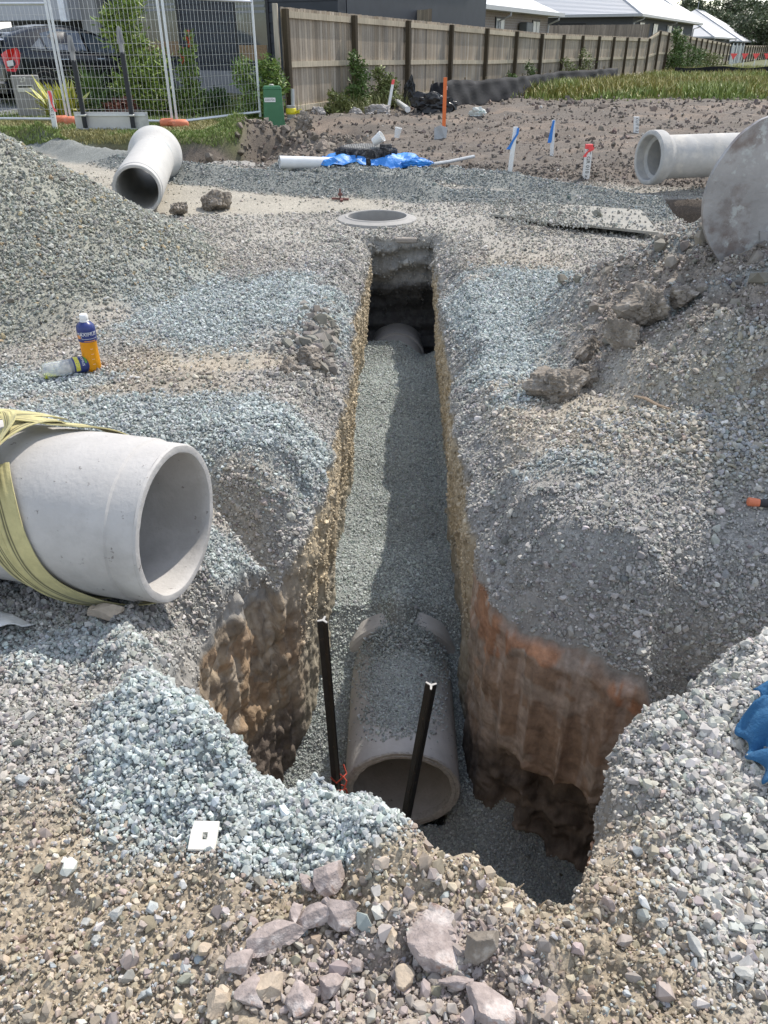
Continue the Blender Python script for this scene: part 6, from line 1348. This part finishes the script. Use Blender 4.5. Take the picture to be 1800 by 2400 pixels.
def house(label,s0,s1,o0,o1,zw,ov,rise,wall,wins,frontwins=(),hip=4.0,solar=False,name='brick_house'):
    t=thing(name,label,'house',hs(s0,o0,.3)); mb=MB(); sslab(mb,s0,s1,o0,o1,.1,zw); mb.obj('wall',wall,t)
    for (a,b,z0,z1) in wins:
        mb=MB(); sslab(mb,a,b,o0-.04,o0+.02,z0,z1); f=mb.obj('window',M_frame,t)
        mb=MB(); m_=(a+b)/2; sslab(mb,a+.06,m_-.04,o0-.05,o0-.03,z0+.06,z1-.06); sslab(mb,m_+.04,b-.06,o0-.05,o0-.03,z0+.06,z1-.06); mb.obj('pane',mat('pale_pane',(.5,.52,.52),.3,amp=.4,scale=2),f)  # panes coloured pale grey with mottled tone
    for (a,b,z0,z1,m_) in frontwins:
        mb=MB(); sslab(mb,s0-.05,s0+.02,a,b,z0,z1); mb.obj('window',m_,t)
    mb=MB(); sslab(mb,s0-ov,s1+ov,o0-ov,o1+ov,zw,zw+.05); mb.obj('eave',mat('pale_soffit',(.5,.5,.5),.8),t)
    mb=MB(); sslab(mb,s0-ov-.06,s1+ov+.06,o0-ov-.10,o0-ov,zw,zw+.14); sslab(mb,s0-ov-.10,s0-ov,o0-ov-.1,o1+ov,zw,zw+.14); mb.obj('gutter',M_gut,t)
    e=zw+.10; mid=(o0+o1)/2; q=(o1-o0)/2+ov
    mb=MB(); mb.add([hs(s0-ov-.04,o0-ov-.04,e),hs(s1+ov,o0-ov-.04,e),hs(s1+ov,o1+ov,e),hs(s0-ov-.04,o1+ov,e),hs(s0-ov+q,mid,e+rise),hs(s1+ov-q,mid,e+rise)],[(0,1,5,4),(1,2,5),(2,3,4,5),(3,0,4)]); rf=mb.obj('roof',M_rr,t)
    mb=MB(); mb.tube([hs(s0-ov+.02,o0-ov+.02,e+.02),hs(s0-ov+q,mid,e+rise+.02),hs(s1+ov-q,mid,e+rise+.02)],.07,6); mb.obj('ridge_cap',M_gut,rf)
    for k in range(3):
        s=s0+.1+(s1-s0-.2)*k/2; mb=MB(); mb.tube([hs(s,o0-ov-.04,zw+.02),hs(s,o0-ov-.03,zw-.12),hs(s,o0-.08,zw-.3),hs(s,o0-.06,.3)],.045,6); mb.obj('downpipe',M_gut,t)
    if solar:
        mb=MB(); f=lambda s,u:hs(s,o0-ov+(mid-o0+ov)*u,e+rise*u+.12)
        a=f(s0+q+1,.45);b=f(s0+q+7,.45);c_=f(s0+q+7,.9);d=f(s0+q+1,.9); mb.prism([a,b,c_,d],(0,0,.05)); mb.obj('solar_panels',mat('solar',(.04,.05,.08),.2,spec=.8),rf)
    mb=MB(); mb.tube([hs(s0+q+1,mid,e+rise),hs(s0+q+1,mid,e+rise+.9)],.03,5); mb.tube([hs(s0+q+.4,mid,e+rise+.85),hs(s0+q+1.6,mid,e+rise+.85)],.02,5); mb.obj('aerial',M_gut,rf)
    return t
# light and dark rendered wing at the near end
t=thing('rendered_wing','light and dark grey rendered wing above the near end of the timber fence','building',hs(7.5,2.6,.3))
mb=MB(); sslab(mb,7.35,10.3,2.6,6,.3,4.4); mb.obj('light_wall',M_lgrey,t); mb=MB(); sslab(mb,5.2,7.35,2.62,6,.3,4.4); mb.obj('dark_wall',M_brk2,t); mb=MB(); sslab(mb,10.3,12.3,2.8,6,.3,4.4); mb.obj('dark_wall',M_brk2,t)
mb=MB(); mb.tube([hs(7.3,2.5,.3),hs(7.3,2.5,4.4)],.07,8); mb.obj('downpipe',M_lgrey,t)
mb=MB(); sslab(mb,9.9,10.4,2.55,2.85,.3,4.4); mb.obj('corner_post',M_lgrey,t)
house('mauve brick house with narrow windows behind the near half of the timber fence',12.3,25.2,2.6,13,2.66,.5,2.6,M_brick,[(14.5,15.5,1.1,2.5),(18.5,19.5,1.1,2.5),(23.0,24.0,1.1,2.5)])
house('dark rendered house with a silver roof and patio behind the step of the fence',42.5,66,2.6,17,3.1,.6,4.2,M_brk2,[(44.5,46,1.6,2.9),(49,50.5,1.6,2.9),(54,56,1.6,2.9),(60,61,1.6,2.9)],[(5.5,9.5,1.6,2.8,M_frame),(9.6,14.5,1.7,2.8,M_lgrey)],solar=True,name='silver_roof_house')
house('pale ribbed roof house beyond the silver roofed one',75,92,2.5,15,2.2,.6,3.6,M_brk2,[(78,80,1.2,2.0)],name='far_house')
house('farthest house with a white roof near the trees',99,120,2.5,15,2.0,.6,3.4,M_brk2,[(103,105,1.2,1.9)],name='far_house')
mb=MB(); q=hs(21.5,2.35,2.15); mb.box(q,(.75,.35,.45),Matrix.Rotation(math.radians(62),3,'Z'),bev=.03); tag(mb.obj('air_conditioner',mat('dark_unit',(.1,.11,.11),.5,amp=.1),loc=q),'dark air conditioning unit between the windows of the brick house','air conditioner')
# grey sheet gate and pennants
q=fenceP(73.5); t=thing('sheet_gate','grey sheet metal gate leaning at the end of the far timber fence','gate',(q.x,q.y,.12))
mb=MB(); a,b=fenceP(73),fenceP(82)
for k in range(9):
    A_=a.lerp(b,k/9);B_=a.lerp(b,(k+.93)/9); board(mb,A_,B_,.12,1.62-.02*(k%2),.12,1.62,.04+.03*(k%2),FN,(.3,.3,.3))
mb.Cc=[]; mb.obj('sheets',mat('grey_sheet',(.25,.265,.29),.5,metal=.2,amp=.1),t)
mb=MB(); 
for k in range(4): A_=a.lerp(b,k/3)+FN*.12; mb.tube([A_+V3(0,0,.1),A_+V3(0,0,1.8)],.05,6)
mb.obj('frame',M_galv,t)
for k,dx in enumerate((1583,1607,1631,1655)):
    p=at(dx,128,62.0); t=thing('pennant_marker',['orange pennant before the grey gate, nearest the timber fence','second orange pennant from the left, at the right side of the grey gate','third orange pennant from the left, past the grey gate','last orange pennant, at the right edge of the photo'][k],'flag',(p.x,p.y,.12),'orange pennants on a line')
    mb=MB(); mb.tube([V3(p.x,p.y,.1),V3(p.x,p.y,1.0)],.035,5); mb.obj('pole',M_wp,t); mb=MB(); mb.prism([V3(p.x-.25,p.y-.04,1.12),V3(p.x+.25,p.y-.04,1.12),V3(p.x,p.y-.04,.75)],(0,.02,0)); mb.obj('flag',M_pink,t)
p=at(1630,143,45.0); mb=MB(); V=[];F=[]
for i in range(30):
    for j in range(4): V.append((p.x-4+i*.6,p.y+.1*math.sin(i),.12+.17*j+.05*math.sin(i*1.3+j)))
for i in range(29):
    for j in range(3): F.append((i*4+j,(i+1)*4+j,(i+1)*4+j+1,i*4+j+1))
o=mobj('silt_fence',V,F,M_silt,loc=(p.x,p.y,.12)); md=o.modifiers.new('t','SOLIDIFY'); md.thickness=.02; tag(o,'distant black silt fence crossing the right edge below the pennants','silt fence')
# --- trees
def tree(label,x,y,h,r,nl,col,seed):
    t=thing('gum_tree',label,'tree',(x,y,.1),'gum trees on the skyline'); R=np.random.default_rng(seed); mb=MB(); z0=.1; tops=[]
    tr=[V3(x,y,z0-.3),V3(x+.15,y,h*.25),V3(x-.1,y,h*.5),V3(x+.2,y,h*.75)]; mb.tube(tr,[h*.022,h*.018,h*.012,h*.006],7); cl=[]
    for k in range(11):
        a=R.uniform(0,2*PI); u=R.uniform(.30,.95); s=tr[1].lerp(tr[3],R.random()*.9); e=V3(x+math.cos(a)*r*.75*(1.1-u*.5)*R.uniform(.5,1.1),y+math.sin(a)*r*.75*R.uniform(.4,1),h*u); mb.tube([s,s.lerp(e,.5)+V3(0,0,h*.03),e],[h*.008,h*.005,h*.002],5); cl.append((e,r*R.uniform(.22,.42)))
    mb.obj('trunk',mat('gum_bark',(.26,.22,.18),.9,amp=.2,scale=2) if seed==1 else M_barkc,t)
    P=[];Cc=[]
    for (e,cr) in cl:
        for q in range(4):
            c=np.array(e)+R.normal(0,cr*.55,3)*[1,1,.7]; k=nl//44; u=R.normal(size=(k,3)); u/=np.linalg.norm(u,axis=1)[:,None]; P.append(c+u*(R.random((k,1))**.4)*cr*.6*np.array([1,1,.65])); Cc.append(np.tile(np.array(col)*R.uniform(.65,1.4),(k,1)))
    P=np.concatenate(P); Cc=np.concatenate(Cc); k=len(P); a=R.normal(size=(k,3)); a[:,2]-=.4; a/=np.linalg.norm(a,axis=1)[:,None]; b=np.cross(a,R.normal(size=(k,3))); b/=np.linalg.norm(b,axis=1)[:,None]; L=.42
    V=np.stack([P,P+a*L*.5+b*L*.25,P+a*L,P+a*L*.5-b*L*.25],1).reshape(-1,3); F=np.arange(k*4).reshape(-1,4); mobj('crown',V,F,M_leaf,t,cols=np.repeat(Cc*(1+R.normal(0,.2,(k,1))),4,0).clip(.01,.5))
M_barkc=mat('gum_bark',(.26,.22,.18),.9,amp=.2,scale=2)
for k,(dx,dy,yy,r,lab) in enumerate([(1478,8,150,6.5,'gum tree left of the gap of sky above the silver roof'),(1530,6,140,6.5,'gum tree rising right of the gap of sky'),(1563,16,132,6,'gum tree behind the pale ribbed roof'),(1600,10,140,7,'broad gum tree above the farthest roof'),(1640,2,128,6,'gum tree at the right edge of the photo'),(1665,14,118,6,'low gum tree cut by the right edge of the photo'),(1508,24,155,6,'low gum tree behind the roofs below the gap of sky'),(1585,28,150,7,'low gum tree between the two farthest roofs'),(1625,30,145,7,'low dark gum tree over the farthest house')]):
    tp=at(dx,dy,yy); tree(lab,tp.x,yy,tp.z,r,6500,(.075,.095,.045),k+1)
# ================================================================ LIGHT, SKY, CAMERA
w=bpy.data.worlds.new('World'); scn.world=w; w.use_nodes=True; nt=w.node_tree; nt.nodes.clear()
SUN_EL=math.radians(51); SUN_AZ=math.radians(38)   # azimuth measured from +Y towards +X
sky=nt.nodes.new('ShaderNodeTexSky'); sky.sky_type='NISHITA'; sky.sun_disc=False; sky.sun_elevation=SUN_EL; sky.sun_rotation=SUN_AZ; sky.air_density=1.0; sky.dust_density=.6; sky.ozone_density=1.0
bg=nt.nodes.new('ShaderNodeBackground'); bg.inputs['Strength'].default_value=.15; ow=nt.nodes.new('ShaderNodeOutputWorld')
tc=nt.nodes.new('ShaderNodeTexCoord'); mp=nt.nodes.new('ShaderNodeMapping'); mp.inputs['Scale'].default_value=(1,1,3.2); nt.links.new(tc.outputs['Generated'],mp.inputs[0])
nz=nt.nodes.new('ShaderNodeTexNoise'); nz.inputs['Scale'].default_value=3.0; nz.inputs['Detail'].default_value=8; nz.inputs['Roughness'].default_value=.6; nt.links.new(mp.outputs[0],nz.inputs['Vector'])
mr=nt.nodes.new('ShaderNodeMapRange'); mr.inputs['From Min'].default_value=.44; mr.inputs['From Max'].default_value=.62; nt.links.new(nz.outputs['Fac'],mr.inputs['Value'])
mx=nt.nodes.new('ShaderNodeMix'); mx.data_type='RGBA'; nt.links.new(mr.outputs[0],mx.inputs[0]); nt.links.new(sky.outputs[0],mx.inputs[6]); mx.inputs[7].default_value=(7.3,7.4,7.6,1)
nt.links.new(mx.outputs[2],bg.inputs[0]); nt.links.new(bg.outputs[0],ow.inputs[0])
sl=bpy.data.lights.new('sun','SUN'); sl.energy=3.4; sl.angle=math.radians(.6); sl.color=(1,.925,.83); so=bpy.data.objects.new('sun',sl); COL.objects.link(so)
d=Vector((math.sin(SUN_AZ)*math.cos(SUN_EL),math.cos(SUN_AZ)*math.cos(SUN_EL),math.sin(SUN_EL))); so.rotation_euler=(-d).to_track_quat('-Z','Y').to_euler(); so.location=d*30
cd=bpy.data.cameras.new('camera'); co=bpy.data.objects.new('camera',cd); COL.objects.link(co); co.location=(0,0,H0); co.rotation_euler=(PI/2-PITCH,0,0)
cd.sensor_fit='VERTICAL'; cd.sensor_height=24; cd.lens=24*FPX/2400; cd.clip_start=.05; cd.clip_end=2000; scn.camera=co
scn.render.resolution_x=768; scn.render.resolution_y=1024
vs=scn.view_settings; vs.view_transform='Standard'; vs.look='None'; vs.gamma=1; vs.exposure=.46
